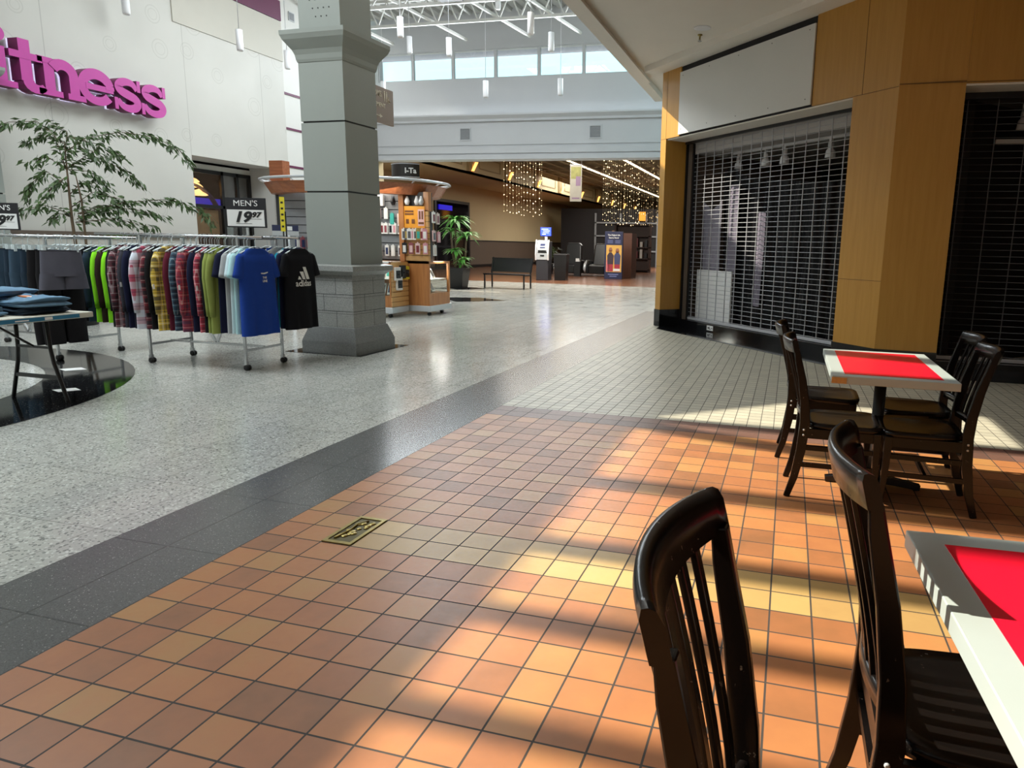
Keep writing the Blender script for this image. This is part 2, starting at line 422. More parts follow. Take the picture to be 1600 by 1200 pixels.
# strip wall with maroon stripes beyond the white wall
b = MB(); b.box(-9.75, -9.52, 13.3, 17, 0, 7.6); struct(b.build('wall_left_rear', MT['white']))
b = MB()
for z in (4.79, 3.99, 3.11, 2.25, 1.45): b.box(-9.52, -9.5, 13.3, 17, z-.025, z+.025)
struct(b.build('trim_8', MT['purple']), 'thin maroon stripes on the wall behind the pillar')

# back wall: bulkhead, ledge, clerestory
b = MB(); YB = 17
b.box(-9.6, .6, YB, YB+.5, 3.67, 3.79); b.box(-9.6, .6, YB+.03, YB+.5, 3.79, 3.83); b.box(-9.6, .6, YB, YB+.5, 3.83, 4.0)
b.box(-9.6, .6, YB+.03, YB+.5, 4.0, 4.05); b.box(-9.6, .6, YB+.01, YB+.5, 4.05, 4.66)
b.box(-9.6, .6, YB-.06, YB+.5, 4.66, 4.72); b.prism([(YB-.06, 4.72), (YB-.16, 4.8), (YB-.16, 4.84), (YB+.3, 4.84), (YB+.3, 4.72)], -9.6, .6, M=Matrix(((0,0,1,0),(1,0,0,0),(0,1,0,0),(0,0,0,1))))
b.box(-9.6, .6, YB+.25, YB+.5, 4.84, 5.84); b.box(-9.6, .6, YB+.25, YB+.5, 6.6, 7.6); b.box(-9.9, -9.4, YB+.25, YB+.5, 5.84, 6.6)
struct(b.build('wall_back', MT['ltgray']))
xs = [-9.4, -8.32, -7.07, -5.79, -4.53, -3.27, -2.02, -.77, .5]
for i in range(8):
    x0, x1 = xs[i], xs[i+1]; f = MB()
    for a in ((x0, x0+.04, 5.84, 6.6), (x1-.04, x1, 5.84, 6.6), (x0+.04, x1-.04, 5.84, 5.87), (x0+.04, x1-.04, 6.57, 6.6)): f.box(a[0], a[1], YB+.28, YB+.36, a[2], a[3])
    w = struct(f.build('window_%d' % (i+1), MT['ltgray'])); g = MB(); g.box(x0+.04, x1-.04, YB+.31, YB+.32, 5.87, 6.57); g.build('pane', MT['glass'], w)
b = MB(); b.box(-12, 3, 17.5, 18.2, 6.64, 6.9); struct(b.build('trim_9', M('eave_soffit', '9a9cb0', .7)), 'eave outside the clerestory windows')

# roof deck (corrugated) with two skylight openings over the concourse
ZR = 7.5
def deck(b, x0, x1, y0, y1):
    p = .3; n = max(1, round((x1-x0)/p)); q = (x1-x0)/n
    pts = []
    for i in range(n):
        u = x0+i*q; pts += [(u, ZR), (u+q*.45, ZR), (u+q*.55, ZR+.08), (u+q*.9, ZR+.08)]
    pts.append((x1, ZR)); m = len(pts)
    vs = [(x, y0, z) for x, z in pts]+[(x, y1, z) for x, z in pts]
    b.add(vs, [(i, m+i, m+i+1, i+1) for i in range(m-1)])
SKY = [(-7.16, -3.4, -4.2, 5.1), (-5.35, -3.4, 9.6, 12.4)]
b = MB()
deck(b, -9.6, -7.16, -6.2, 17.4); deck(b, -3.4, .2, -6.2, 17.4)
deck(b, -7.16, -3.4, -6.2, -4.2); deck(b, -7.16, -3.4, 5.1, 9.6); deck(b, -7.16, -3.4, 12.4, 17.4); deck(b, -7.16, -5.35, 9.6, 12.4)
b.prism([(-7.16, 3.75), (-5.6, 5.1), (-7.16, 5.1)], ZR, ZR+.05)
struct(b.build('ceiling', MT['deck']))
b = MB()                                     # skylight kerbs and crossing beams
for x0, x1, y0, y1 in SKY:
    for a in ((x0-.12, x0, y0, y1), (x1, x1+.12, y0, y1), (x0-.12, x1+.12, y0-.12, y0), (x0-.12, x1+.12, y1, y1+.12)): b.box(*a, ZR-.05, ZR+.35)
for y, w in ((4.02, .2), (2.42, .22), (1.5, .2), (.86, .16), (.28, .14), (-.6, .2), (-1.6, .2), (-2.6, .2)): b.box(-7.28, -3.28, y-w/2, y+w/2, ZR-.25, ZR-.05)
b.bar((-7.2, 3.95, ZR-.15), (-3.4, 3.0, ZR-.15), .22, .12)
struct(b.build('trim_10', MT['steel']), 'white beams crossing the skylights')

# roof trusses along X under the deck
def truss(b, y, zb, zt, x0, x1, n, w=.05):
    b.box(x0, x1, y-w/2, y+w/2, zb-.035, zb+.035); b.box(x0, x1, y-w/2, y+w/2, zt-.035, zt+.035)
    st = (x1-x0)/n
    for i in range(n):
        u = x0+i*st
        b.bar((u, y, zb), (u+st/2, y, zt), .028); b.bar((u+st/2, y, zt), (u+st, y, zb), .028)
b = MB(); truss(b, 15.7, 6.83, 7.42, -9.5, .1, 17); struct(b.build('trim_11', MT['steel']), 'white roof truss nearest the clerestory')
b = MB(); truss(b, 14.45, 6.85, 7.42, -9.5, .1, 11, .07); struct(b.build('trim_12', MT['steel']), 'second white roof truss')
b = MB(); truss(b, 13.1, 6.9, 7.42, -9.5, .1, 11, .07); struct(b.build('trim_13', MT['steel']), 'third white roof truss')
b = MB()
for x in (-8.6, -6.4, -4.6, -3.2):
    b.bar((x, 16.8, 6.72), (x-1.5, 13.1, 7.3), .06); b.bar((x+.9, 13.1, 6.9), (x+.1, 16.8, 7.35), .035)
struct(b.build('trim_14', MT['steel']), 'diagonal roof braces')
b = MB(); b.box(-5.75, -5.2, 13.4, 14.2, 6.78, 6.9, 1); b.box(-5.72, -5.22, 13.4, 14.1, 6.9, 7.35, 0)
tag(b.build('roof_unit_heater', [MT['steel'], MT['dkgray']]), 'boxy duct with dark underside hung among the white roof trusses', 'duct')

# right side upper wall / fascia and dropped food-court ceiling
b = MB()
b.box(-.5, -.32, -6.2, 13.2, 4.28, 7.7); b.box(-.32, -.28, -6.2, 11.6, 4.28, 4.295)
struct(b.build('wall_right_upper', MT['ceil']))
b = MB(); b.box(-.32, 13, -6.2, 14, 4.37, 4.44); struct(b.build('ceiling_food_court', MT['ceil']))
b = MB(); b.xf(Matrix())
b.box(-.12, 5.2, -.3, .05, 4.28, 4.37); b.xf(MS); struct(b.build('trim_15', MT['ceil']), 'dropped border of the food court ceiling above the closed shop')
# outer enclosure (behind the camera and far right)
b = MB(); b.box(-9.6, 13, -6.4, -6.2, 0, 7.7); struct(b.build('wall_rear', MT['white']))
b = MB(); b.box(12.8, 13, -6.2, 14, 0, 4.5); struct(b.build('wall_right', MT['tan']))
# ================================================================== CLOSED SHOPS ON THE RIGHT
ZH = 3.2
SB = 4.2; SC_ = 4.85                      # s of big pillar left edge / its corner
b = MB()                                  # yellow panel walls (local s,d,z)
b.box(0, .16, 0, .42, .3, ZH)             # narrow left pier
b.box(0, .545, 0, .42, ZH, 4.28)           # panel above it
b.box(3.53, SC_, 0, .42, ZH, 4.37); b.box(SB, SC_, 0, .6, .27, ZH)
b.box(-.02, .005, .02, .42, .3, 4.28)
b.xf(MS)
Cx, Cy = SF(SC_, 0, 0)[:2]; Qx, Qy = 4.05, 7.36
b.add([(Cx,Cy,.27), (Qx,Qy,.27), (Qx,Qy+.5,.27), (Cx+.3,Cy+.5,.27), (Cx,Cy,4.37), (Qx,Qy,4.37), (Qx,Qy+.5,4.37), (Cx+.3,Cy+.5,4.37)], [(3,2,1,0),(4,5,6,7),(0,1,5,4),(1,2,6,5),(2,3,7,6),(3,0,4,7)])
b.box(Qx, 9.5, Qy-.02, Qy+.42, 3.19, 4.37); b.box(9.0, 13, Qy-.02, Qy+.3, .27, 4.37)
struct(b.build('wall_right_front', MT['yellow']))
b = MB()                                  # panel joints
for s in (.155,): b.box(s-.003, s+.003, -.002, .0, ZH, 4.28)
b.box(4.33, 4.337, -.002, 0, ZH, 4.37)
for z in (ZH, 1.06): b.box(0 if z < 3 else 0, .16, -.002, 0, z-.003, z+.003); b.box(SB if z < 3 else 4.2, SC_, -.002, 0, z-.003, z+.003)
b.xf(MS); b.box(Cx, 9.5, Qy-.026, Qy-.02, 3.2, 3.207); b.bar((Cx,Cy-.003,3.22), (Qx,Qy-.003,3.22), .006, .008)
struct(b.build('trim_16', M('panel_joint', '6b4a1c', .6)), 'fine joints between the yellow wall panels')
b = MB()                                  # black stone plinths, riser and floor border
b.box(-.005, .17, -.012, .43, 0, .3); b.box(SB-.01, SC_+.01, -.012, .5, 0, .27); b.box(.15, SB, .404, .62, 0, .13)
b.xf(MS); b.add([(Cx,Cy-.012,0), (Qx,Qy-.012,0), (Qx,Qy+.4,0), (Cx,Cy+.4,0), (Cx,Cy-.012,.27), (Qx,Qy-.012,.27), (Qx,Qy+.4,.27), (Cx,Cy+.4,.27)], [(3,2,1,0),(4,5,6,7),(0,1,5,4),(1,2,6,5),(2,3,7,6),(3,0,4,7)])
b.box(Qx, 12, Qy+.25, Qy+.6, 0, .14); b.box(9, 12, Qy-.04, Qy+.3, 0, .27)
struct(b.build('baseboard_right', MT['blackstone']))
b = MB(); b.prism([(.16, .0), (.45, -.24), (5.0, -.24), (5.0, .3), (SB, .3), (SB, .41), (.16, .41)], 0, .004); b.xf(MS)
b.prism([(Cx+.2, Cy-.22), (12, Qy-.25), (12, Qy+.3), (Cx, Cy+.2)], 0, .0045)
struct(b.build('trim_17', MT['blackstone']), 'polished black stone border in front of the closed shops')
b = MB(); b.box(.16, SB, .03, .43, ZH-.02, ZH-.001); b.box(.16, SB, .40, .44, ZH-.06, ZH-.02, 1); b.box(.16, .19, .42, .6, .13, ZH, 1)
b.box(.19, .3, .46, .6, .13, ZH, 2); b.xf(MS); b.box(Qx, 9, Qy, Qy+.4, 3.17, 3.19); b.box(Qx, 9, Qy+.36, Qy+.42, 3.1, 3.17, 1)
struct(b.build('trim_18', [MT['ceil'], MT['black'], MT['dado']]), 'soffits and black heads of the shop openings')
# white sign board and black gap above it
sb = MB(); sb.box(.545, 3.52, -.022, .0, ZH+.02, 4.185); sb.xf(MS)
so = tag(sb.build('sign_board', MT['white']), 'blank white sign board over the first closed shop', 'sign board')
for i in range(5):
    for z in (ZH+.09, 4.12): b = MB(); b.box(.62+i*.7, .632+i*.7, -.0255, -.0225, z, z+.012); b.xf(MS); b.build('screw', MT['dkgray'], so)
b = MB(); b.box(.545, 3.53, .02, .42, ZH, 4.28); b.xf(MS); struct(b.build('trim_19', MT['darkint']), 'black strip above the sign board')

def grille(name, s0, s1, z0, z1, MX, label, ds=.232, dz=.073, am='alu'):
    r = thing(name, label, 'security grille'); b = MB()
    z = z0+.06
    while z < z1:
        b.tube([(s0, 0, z), (s1, 0, z)], .0046, 6); z += dz
    b.xf(MX); b.build('rods', MT[am], r)
    b = MB(); s = s0+.08
    while s < s1:
        b.box(s-.0045, s+.0045, -.007, .007, z0+.03, z1); s += ds
    b.xf(MX); b.build('links', MT[am], r)
    b = MB(); b.box(s0, s1, -.02, .02, z0, z0+.045); b.xf(MX); b.build('bottom_bar', MT['alu'], r, bevel=.004)
    for a in (s0-.03, s1):
        b = MB(); b.box(a, a+.03, -.03, .03, z0, z1); b.xf(MX); b.build('guide_rail', MT['black'], r)
    return r
grille('rolling_grille', .33, SB-.03, .135, ZH-.06, MS @ Matrix.Translation((0, .5, 0)), 'rolled-down metal grille left of the wide yellow pillar, partly sunlit')
grille('rolling_grille', 0, 4.9, .145, 3.1, Matrix.Translation((Qx+.04, Qy+.40, 0)), 'rolled-down metal grille right of the wide yellow pillar, in shade', .31, .073, 'alushade')
# small white label with black marks on the riser
lb = MB(); lb.box(1.03, 1.2, .399, .404, .025, .105); lb.xf(MS); lo = tag(lb.build('door_label', MT['card']), 'small white label on the black stone riser under the grille', 'label')
b = MB()
for s, w, z, h in ((1.06, .03, .05, .03), (1.1, .012, .045, .045), (1.112, .03, .045, .012), (1.16, .02, .055, .02)): b.box(s, s+w, .397, .399, z, z+h)
b.xf(MS); b.build('print', MT['ink'], lo)

# shop interior behind the first grille
b = MB()
b.box(.2, 4.8, 3.6, 3.7, 0, 3.3, 1); b.box(-.35, .2, .62, 3.7, 0, 3.3, 2); b.box(4.75, 4.85, .62, 3.7, 0, 3.3, 1)
b.xf(MS); struct(b.build('wall_shop', [MT['ceil'], MT['darkint'], MT['dado']]))
b = MB(); b.box(-.3, 4.8, .5, 3.7, 2.98, 3.4); b.xf(MS); struct(b.build('ceiling_shop', M('shop_ceiling', 'aaa5a2', .7)))
b = MB(); b.box(4.3, 9.2, 9.6, 9.7, 0, 3.3); b.box(4.2, 4.3, 8, 9.7, 0, 3.3); b.box(9, 9.2, 8, 9.7, 0, 3.3); struct(b.build('wall_shop_right', MT['darkint']))
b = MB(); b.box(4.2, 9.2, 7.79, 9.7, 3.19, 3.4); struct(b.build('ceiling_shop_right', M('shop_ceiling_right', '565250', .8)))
b = MB(); b.box(4.7, 5.9, 8.6, 8.64, 2.74, 2.79); tag(b.build('tube_light', MT['card']), 'pale tube lamp inside the shaded right-hand shop', 'lamp')
# black plastic sheeting hung behind the grille
PL = M('black_plastic_sheet', '09080c', .34, 0, spec=.22, bump=.3, bscale=14)
def sheet(s0, s1, d, top, z0, seed, amp=.055):
    b = MB(); rr = random.Random(seed); n = int((s1-s0)/.025); ph = rr.random()*6
    def fn(i, j):
        s = s0+(s1-s0)*i/n; f = j/14; tz = top(s)
        y = d+amp*(math.sin(s*23+ph+1.5*math.sin(f*2+s*3))*.6+math.sin(s*51+ph*2)*.3+math.sin(s*9+f*3)*.4)
        return (s, y, z0+(tz-z0)*f)
    b.grid(fn, n+1, 15); b.xf(MS); return b
top1 = lambda s: 2.55+.18*math.exp(-((s-.95)/.22)**2)-.14*max(0, s-1.4)**.7
cs = tag(sheet(.82, 4.15, .78, top1, .15, 3).build('plastic_sheet', PL), 'glossy black plastic sheeting draped behind the first grille', 'sheeting')
cs2 = tag(sheet(.36, .86, .72, lambda s: 2.15+.1*math.sin(s*8), .95, 5, .03).build('plastic_sheet', M('grey_plastic_sheet', '8d8894', .3)), 'pale translucent plastic strip hung at the left edge behind the grille', 'sheeting')
for s0_, s1_, zt_, zb_, q_ in ((1.12, 1.36, 2.42, .7, 'in the middle'), (1.86, 2.02, 1.95, .5, 'right of the middle')):
    tag(sheet(s0_, s1_, .66, lambda s: zt_, zb_, 9, .02).build('glint_strip', M('pale_glint_'+q_[:2], '6d6774', .3)), 'pale strip added as sun glint behind the first grille, '+q_, 'sheeting')  # strips added to stand in for sun glints on the black sheeting
b = MB(); b.box(.42, 1.38, .60, .615, .132, 1.02); b.box(.42, .45, .585, .6, .132, 1.02); b.box(1.35, 1.38, .585, .6, .132, 1.02); b.xf(MS)
tag(b.build('white_board', MT['card']), 'white board standing low behind the grille at its left end', 'board')
# track spot lamps
def spot(s, d, z, rz, label, mats=None):
    r = thing('track_spotlight', label, 'spotlight', SF(s, d, z), math.atan2(DS.y, DS.x)+rz, 'track spotlights in the closed shops')
    b = MB(); b.box(-.02, .02, -.02, .02, -.02, .06); b.build('bracket', MT['lamp'], r)
    b = MB(); b.lathe([(.035, -.02), (.04, -.06), (.038, -.11), (.062, -.14), (.075, -.24), (.068, -.24), (.03, -.16)], n=16); b.build('lamp_head', MT['lamp'], r)
    return r
for i, (s, d, w) in enumerate(((.95, .95, 'leftmost, beside the draped sheeting'), (1.62, .95, 'second from the left'), (2.05, .95, 'third from the left'), (2.98, .95, 'fourth from the left'), (3.55, .95, 'rightmost, next to the yellow pillar'))):
    spot(s, d, 2.93, (.5, -.3, .2, .1, -.2)[i], 'white track spotlight inside the first closed shop, '+w)
b = MB(); b.box(.8, 3.9, .93, .97, 2.95, 2.979); b.xf(MS); tag(b.build('light_track', MT['lamp']), 'white lighting track on the ceiling inside the first closed shop', 'light track')
r = spot(0, 0, 0, 0, 'white track spotlight seen through the shaded right-hand grille'); r.location = (4.95, 8.5, 3.12)
# recessed downlight and sprinkler in the dropped ceiling
r = thing('recessed_light', 'round recessed downlight in the food court ceiling', 'ceiling light', (.97, 8.95, 4.37))
b = MB(); b.lathe([(.075, -.006), (.115, -.008), (.12, 0), (.075, .0)], n=28); b.build('trim_ring', MT['lamp'], r)
b = MB(); b.lathe([(.0001, -.002), (.078, -.003)], n=24); b.build('reflector', MT['chrome'], r)
r = thing('sprinkler', 'small metal sprinkler head hanging from the food court ceiling', 'sprinkler', (.9, 9.25, 4.37))
b = MB(); b.lathe([(.035, 0), (.035, -.012), (.014, -.015), (.012, -.06), (.02, -.065)], n=14); b.build('stem', MT['brass'], r)
b = MB(); b.lathe([(.004, -.065), (.03, -.085), (.028, -.09), (.001, -.088)], n=14); b.build('deflector', MT['chrome'], r)
# brass plaque let into the floor tile
r = thing('floor_plaque', 'rectangular brass relief plaque set between the terracotta tiles', 'plaque', (2.5*T, 10*T, 0))
b = MB(); w, l = T*.49, T*.985
for a in ((-w, w, -l, -l+.022), (-w, w, l-.022, l), (-w, -w+.018, -l+.022, l-.022), (w-.018, w, -l+.022, l-.022)): b.box(*a, 0, .006)
b.build('frame', MT['brass'], r)
b = MB(); b.box(-w+.018, w-.018, -l+.022, l-.022, 0, .002); b.build('plate', M('brass_dark', '544a28', .4, .7, var=.3, scale=30), r)
b = MB(); rr = random.Random(2)
for i in range(13):
    x, y, q = rr.uniform(-.035, .035), rr.uniform(-.1, .1), rr.uniform(.012, .024)
    b.lathe([(q, .002), (q*.8, .006), (q*.3, .008), (.0005, .008)], (x, y, 0), 12)
b.tube([(-.04, -.11, .004), (-.02, -.02, .006), (-.03, .06, .006), (.0, .11, .004)], .006, 6); b.build('relief', MT['brass'], r)
# ================================================================== TABLES AND CHAIRS
def make_chair(HB):
    q = lambda z: z if z < .45 else .445+(z-.445)*(HB-.445)/.555
    r = thing('dining_chair', 'x', 'chair')
    ZS = .445
    # seat: saddle-shaped slab, D outline, faces +x
    def outline(t):                                   # t 0..1 around
        a = 2*math.pi*t; c, s = math.cos(a), math.sin(a)
        x = .02+.215*(abs(c)**.45)*(1 if c >= 0 else -1); hw = .185+.035*(x+.2)/.43
        return x, hw*(abs(s)**.38)*(1 if s >= 0 else -1)
    b = MB(); N = 40; rings = [(1, 0), (1.0, .022), (.965, .034), (.8, .026), (.45, .019), (.12, .017)]
    def fn(i, j):
        x, y = outline(i/N); f, h = rings[j]
        return (.02+(x-.02)*f, y*f, ZS-.034+h-(.006 if 1 < j else 0)*math.cos(y*16)*0)
    b.grid(fn, N, len(rings), closed=True)
    o = len(b.v)-N*len(rings); b.f.append(tuple(o+N*5+k for k in range(N))); b.m.append(0); b.sm.append(True)
    b.f.append(tuple(o+k for k in reversed(range(N)))); b.m.append(0); b.sm.append(False)
    b.build('seat', MT['chair'], r)
    prof = [(-.27, 0), (-.235, .12), (-.208, .28), (-.196, .44), (-.205, .58), (-.228, .74), (-.258, .88), (-.268, .94)]
    hts = [.034, .042, .052, .056, .05, .044, .036, .028]
    for sg in (-1, 1):
        b = MB(); b.sweep([(x, sg*(.178+.018*z), q(z)) for x, z in prof], [(.026, h) for h in hts], (0, 1, 0))
        b.build('rear_leg', MT['chair'], r, bevel=.004)
        b = MB(); b.sweep([(.19, sg*.19, ZS-.03), (.192, sg*.188, .25), (.205, sg*.187, 0)], [(.042, .042), (.036, .036), (.027, .027)], (0, 1, 0))
        b.build('front_leg', MT['chair'], r, bevel=.004)
        b = MB(); b.bar((-.2, sg*.186, ZS-.06), (.19, sg*.19, ZS-.06), .02, .055); b.build('seat_rail', MT['chair'], r)
        for z in (.2, .3): b = MB(); b.bar((-.21, sg*.186, z), (.195, sg*.187, z), .016, .026); b.build('side_stretcher', MT['chair'], r)
    for x in (.19, -.2): b = MB(); b.bar((x, -.18, ZS-.06), (x, .18, ZS-.06), .02, .055); b.build('seat_rail', MT['chair'], r)
    for x, z in ((-.01, .2), (-.205, .3)): b = MB(); b.bar((x, -.18, z), (x, .18, z), .018, .026); b.build('cross_stretcher', MT['chair'], r)
    # bowed crest rail
    def rail(zc, h, th, hw, bow, tilt):
        b = MB(); n = 18; ring = [(-.5, -.5), (-.5, .25), (-.3, .46), (0, .5), (.3, .46), (.5, .25), (.5, -.5)]
        def f(i, j):
            y = -hw+2*hw*j/n; qq, z = ring[i]; u = y/hw
            x0 = -.277-bow*(1-u*u) if zc > .7 else -.198-bow*(1-u*u)
            hh = h*(1-.06*abs(u)**3)
            return (x0+qq*th-tilt*z*h, y, q(zc)+z*hh)
        b.grid(f, len(ring), n+1, closed=True)
        m = len(ring); o = len(b.v)-m*(n+1)
        b.f += [tuple(o+k for k in range(m)), tuple(o+m*n+k for k in reversed(range(m)))]; b.m += [0, 0]; b.sm += [False, False]
        return b
    rail(.965, .075, .03, .212, .05, .25).build('crest_rail', MT['chair'], r)
    rail(.508, .04, .022, .186, .03, .0).build('lower_back_rail', MT['chair'], r)
    for k in range(6):
        y = (-.1275+k*.051); u = y/.214; v = y/.186
        xt, xb = -.272-.05*(1-u*u), -.198-.03*(1-v*v)
        pts = []
        for i in range(7):
            f = i/6; z = q(.515+.425*f); pts.append((xb+(xt-xb)*(f**1.25), y*(1+.06*f), z))
        b = MB(); b.sweep(pts, (.027, .012), (0, 1, 0)); b.build('back_slat', MT['chair'], r, bevel=.002)
    for sg in (-1, 1):
        for x, z in ((-.2, .405), (-.2, .375)): b = MB(); b.lathe([(.006, 0), (.006, .004), (.003, .006)], n=8, M=Matrix.Translation((x, sg*.197, z)) @ Matrix.Rotation(R(-90*sg), 4, 'X')); b.build('bolt_cap', MT['silver'], r)
    return r
PROTO = {0: make_chair(1.0), 2: make_chair(.905)}
CH = [  # x, y, rot, label
    (2.525, -.262, R(-3.5), 'black wooden slat-back chair nearest the camera, its back turned to us'),
    (2.805, .34, 0, 'black wooden chair tucked at the near table corner, slat shadows on its seat'),
    (2.69, 2.94, R(1), 'black wooden chair left of the far red table, nearer of the two there'),
    (2.63, 3.68, R(-1), 'black wooden chair left of the far red table, farther of the two there'),
    (3.135, 2.92, R(178), 'black wooden chair right of the far red table, nearer of the two there'),
    (3.19, 3.47, R(181), 'black wooden chair right of the far red table, farther of the two there'),
]
for i, (x, y, a, lb) in enumerate(CH):
    o = PROTO[i] if i in PROTO else copy_tree(PROTO[0 if i < 2 else 2])
    o.location = (x, y, 0); o.rotation_euler = (0, 0, a); o['label'] = lb; o['group'] = 'black slat-back chairs at the red tables'

def make_table(name, label, x0, x1, y0, y1, chip=False, rz=0):
    cx, cy = (x0+x1)/2, (y0+y1)/2; w, l = (x1-x0)/2, (y1-y0)/2; Z = .75
    r = thing(name, label, 'table', (cx, cy, 0), rz, 'red and white cafe tables')
    b = MB(); b.box(-w, w, -l, l, Z-.042, Z); b.build('table_top', MT['whitelam'], r, bevel=.0025)
    e = .068; b = MB(); b.box(-w+e, w-e, -l+e, l-e, Z-.002, Z+.0012); b.build('red_inlay', MT['red'], r)
    if chip:
        b = MB(); b.prism([(-w-.001, -l-.002), (-w+.075, -l-.002), (-w+.06, -l+.004), (-w-.001, -l+.01)], Z-.041, Z-.008); b.build('bare_edge', MT['chip'], r)
    b = MB(); b.lathe([(.034, .03), (.034, Z-.06)], n=20); b.build('column', MT['black'], r)
    b = MB(); b.box(-.22, .22, -.03, .03, Z-.06, Z-.042); b.box(-.03, .03, -.26, .26, Z-.06, Z-.042); b.build('top_bracket', MT['black'], r)
    b = MB()
    for a in range(4):
        M4 = Matrix.Rotation(R(90*a), 4, 'Z'); q = MB(); q.sweep([(0, 0, .05), (.12, 0, .04), (.27, 0, .018)], [(.06, .05), (.055, .04), (.05, .03)], (0, 1, 0)); q.xf(M4)
        b.add(q.v, q.f)
    b.lathe([(.055, .03), (.05, .09), (.035, .11)], n=20); b.build('base', MT['black'], r)
    b = MB()
    for a in range(4): b.lathe([(.02, 0), (.02, .012)], (.25*math.cos(R(90*a)), .25*math.sin(R(90*a)), 0), 12)
    b.build('foot', MT['black'], r)
    return r
make_table('cafe_table', 'red cafe table with white border in the near right corner', 2.69, 3.32, -.525, .535, False, R(3))
make_table('cafe_table', 'red cafe table with white border and chipped corner, farther one by the yellow pillar', 2.61, 3.235, 2.6, 3.63, True)
# ================================================================== CLOTHES RACKS
def caster(b, x, y, mi=1, r=.03):
    b.box(x-.018, x+.018, y-.016, y+.016, r*2-.005, r*2+.03, 0)
    for s in (-.016, .016):
        q = MB(); q.lathe([(.006, -.009), (r, -.009), (r, .009), (.006, .009)], n=16, mi=mi); q.xf(Matrix.Translation((x+.012, y+s, r)) @ Matrix.Rotation(R(90), 4, 'X'))
        o = len(b.v); b.v += q.v; b.f += [tuple(i+o for i in f) for f in q.f]; b.m += q.m; b.sm += q.sm
def make_rack(label, loc, rz, L, D, ext0, ext1, ZR_=1.40):
    r = thing('clothes_rack', label, 'clothes rack', loc, rz, 'chrome clothes racks')
    w = .026
    for x in (0, L):
        for y in (0, D):
            b = MB(); b.box(x-w/2, x+w/2, y-w/2, y+w/2, .085, ZR_); b.build('upright', MT['chrome'], r, bevel=.002)
            b = MB(); caster(b, x, y); b.build('caster', [MT['chrome'], MT['tire']], r)
    for y in (0, D):
        b = MB(); b.tube([(-ext0, y, ZR_), (L+ext1, y, ZR_)], .014, 10); b.build('hang_rail', MT['chrome'], r)
    for x in (0, L):
        b = MB(); b.bar((x, 0, .21), (x, D, .21), .024); b.build('base_rail', MT['chrome'], r)
        b = MB(); b.bar((x, 0, ZR_-.015), (x, D, ZR_-.015), .022); b.build('top_rail', MT['chrome'], r)
    b = MB(); b.bar((0, D/2, .22), (L, D/2, .22), .024); b.build('base_rail', MT['chrome'], r)
    b = MB(); b.bar((L*.5, D/2, .22), (L*.5-.16, D/2, .46), .022, .03); b.bar((L*.5, D/2, .22), (L*.5+.12, D/2, .46), .022, .03); b.bar((L*.5-.16, D/2, .46), (L*.5+.12, D/2, .46), .02); b.build('v_brace', MT['chrome'], r)
    return r
make_rack('chrome rolling rack packed with plaid shirts and tees, beside the grey pillar', (-4.44, 4.81, 0), 0, 1.27, .55, .62, .31)
make_rack('chrome rolling rack with jeans and shorts, behind the folding table', (-7.32, 4.56, 0), R(0), 1.86, .74, .5, .42, 1.36)

# ---- garment meshes; local: rail at origin, x = width, front = -y
def sgp(v, p): return math.copysign(abs(v)**p, v)
class Shirt:
    def __init__(s, hem, th=.026, hw=.225, fold=.007, seed=0, long=False, slv=None):
        s.hem, s.th, s.hw, s.fold, s.long = hem, th, hw, fold, long; s.rr = random.Random(seed); s.ph = [s.rr.random()*6 for _ in range(4)]
        s.slv = slv or (.62 if long else .24)
    def section(s, z):
        k = (-z-.12)/(-s.hem-.12)
        if z > -.19:
            f = max(0, min(1, (-.115-z)/.075)); hw = .088+(s.hw-.05-.088)*f**.6; th = .03+.006*f
        else:
            hw = s.hw-.028+.026*k; th = s.th*(1+.35*k)
        return hw, th, k
    def surf(s, a, z):
        hw, th, k = s.section(z); c, n = math.cos(a), math.sin(a)
        x = hw*sgp(c, .75); y = th*sgp(n, .8)
        fo = s.fold*max(0, k)*(math.sin(x*34+s.ph[0]+z*2)+.6*math.sin(x*61+s.ph[1]))*sgp(n, .6)
        return Vector((x, y+fo+.008*k*math.sin(x*13+s.ph[2]), z))
    def front(s, x, z):
        hw, th, k = s.section(z); c = max(-1, min(1, x/hw)); c = sgp(c, 1/.75); return s.surf(-math.acos(c), z)
    def mesh(s, name):
        b = MB(); N = 36
        zs = [-.113, -.118, -.125, -.137, -.15, -.165, -.185, -.205, -.26, -.34, -.44, -.54, -.64, -.74, -.84, s.hem+.02, s.hem]
        zs = [z for z in zs[:-2] if z > s.hem+.04]+zs[-2:]
        b.grid(lambda i, j: s.surf(2*math.pi*i/N, zs[j]), N, len(zs), closed=True)
        o = 0; b.f.append(tuple(range(N))); b.m.append(0); b.sm.append(True)
        for sg in (-1, 1):
            n = 9; pts = []; rs = []
            x0 = s.hw-.06; LN = s.slv
            for i in range(n):
                f = i/(n-1)
                if s.long: px = x0+.055*min(1, f*3)-.02*f*f; py = -.012*math.sin(f*3); pz = -.175-LN*f-.02*min(1, f*4)
                else: px = x0+.06*f; py = -.004*f; pz = -.17-LN*f
                pts.append((sg*px, py, pz)); rs.append((.05 if i else .03)*(1-(.3*f if s.long else -.25*f)))
            b.tube(pts, rs, 12, up=(0, 1, 0), asp=.62, cap=True)
        return b.mesh(name)
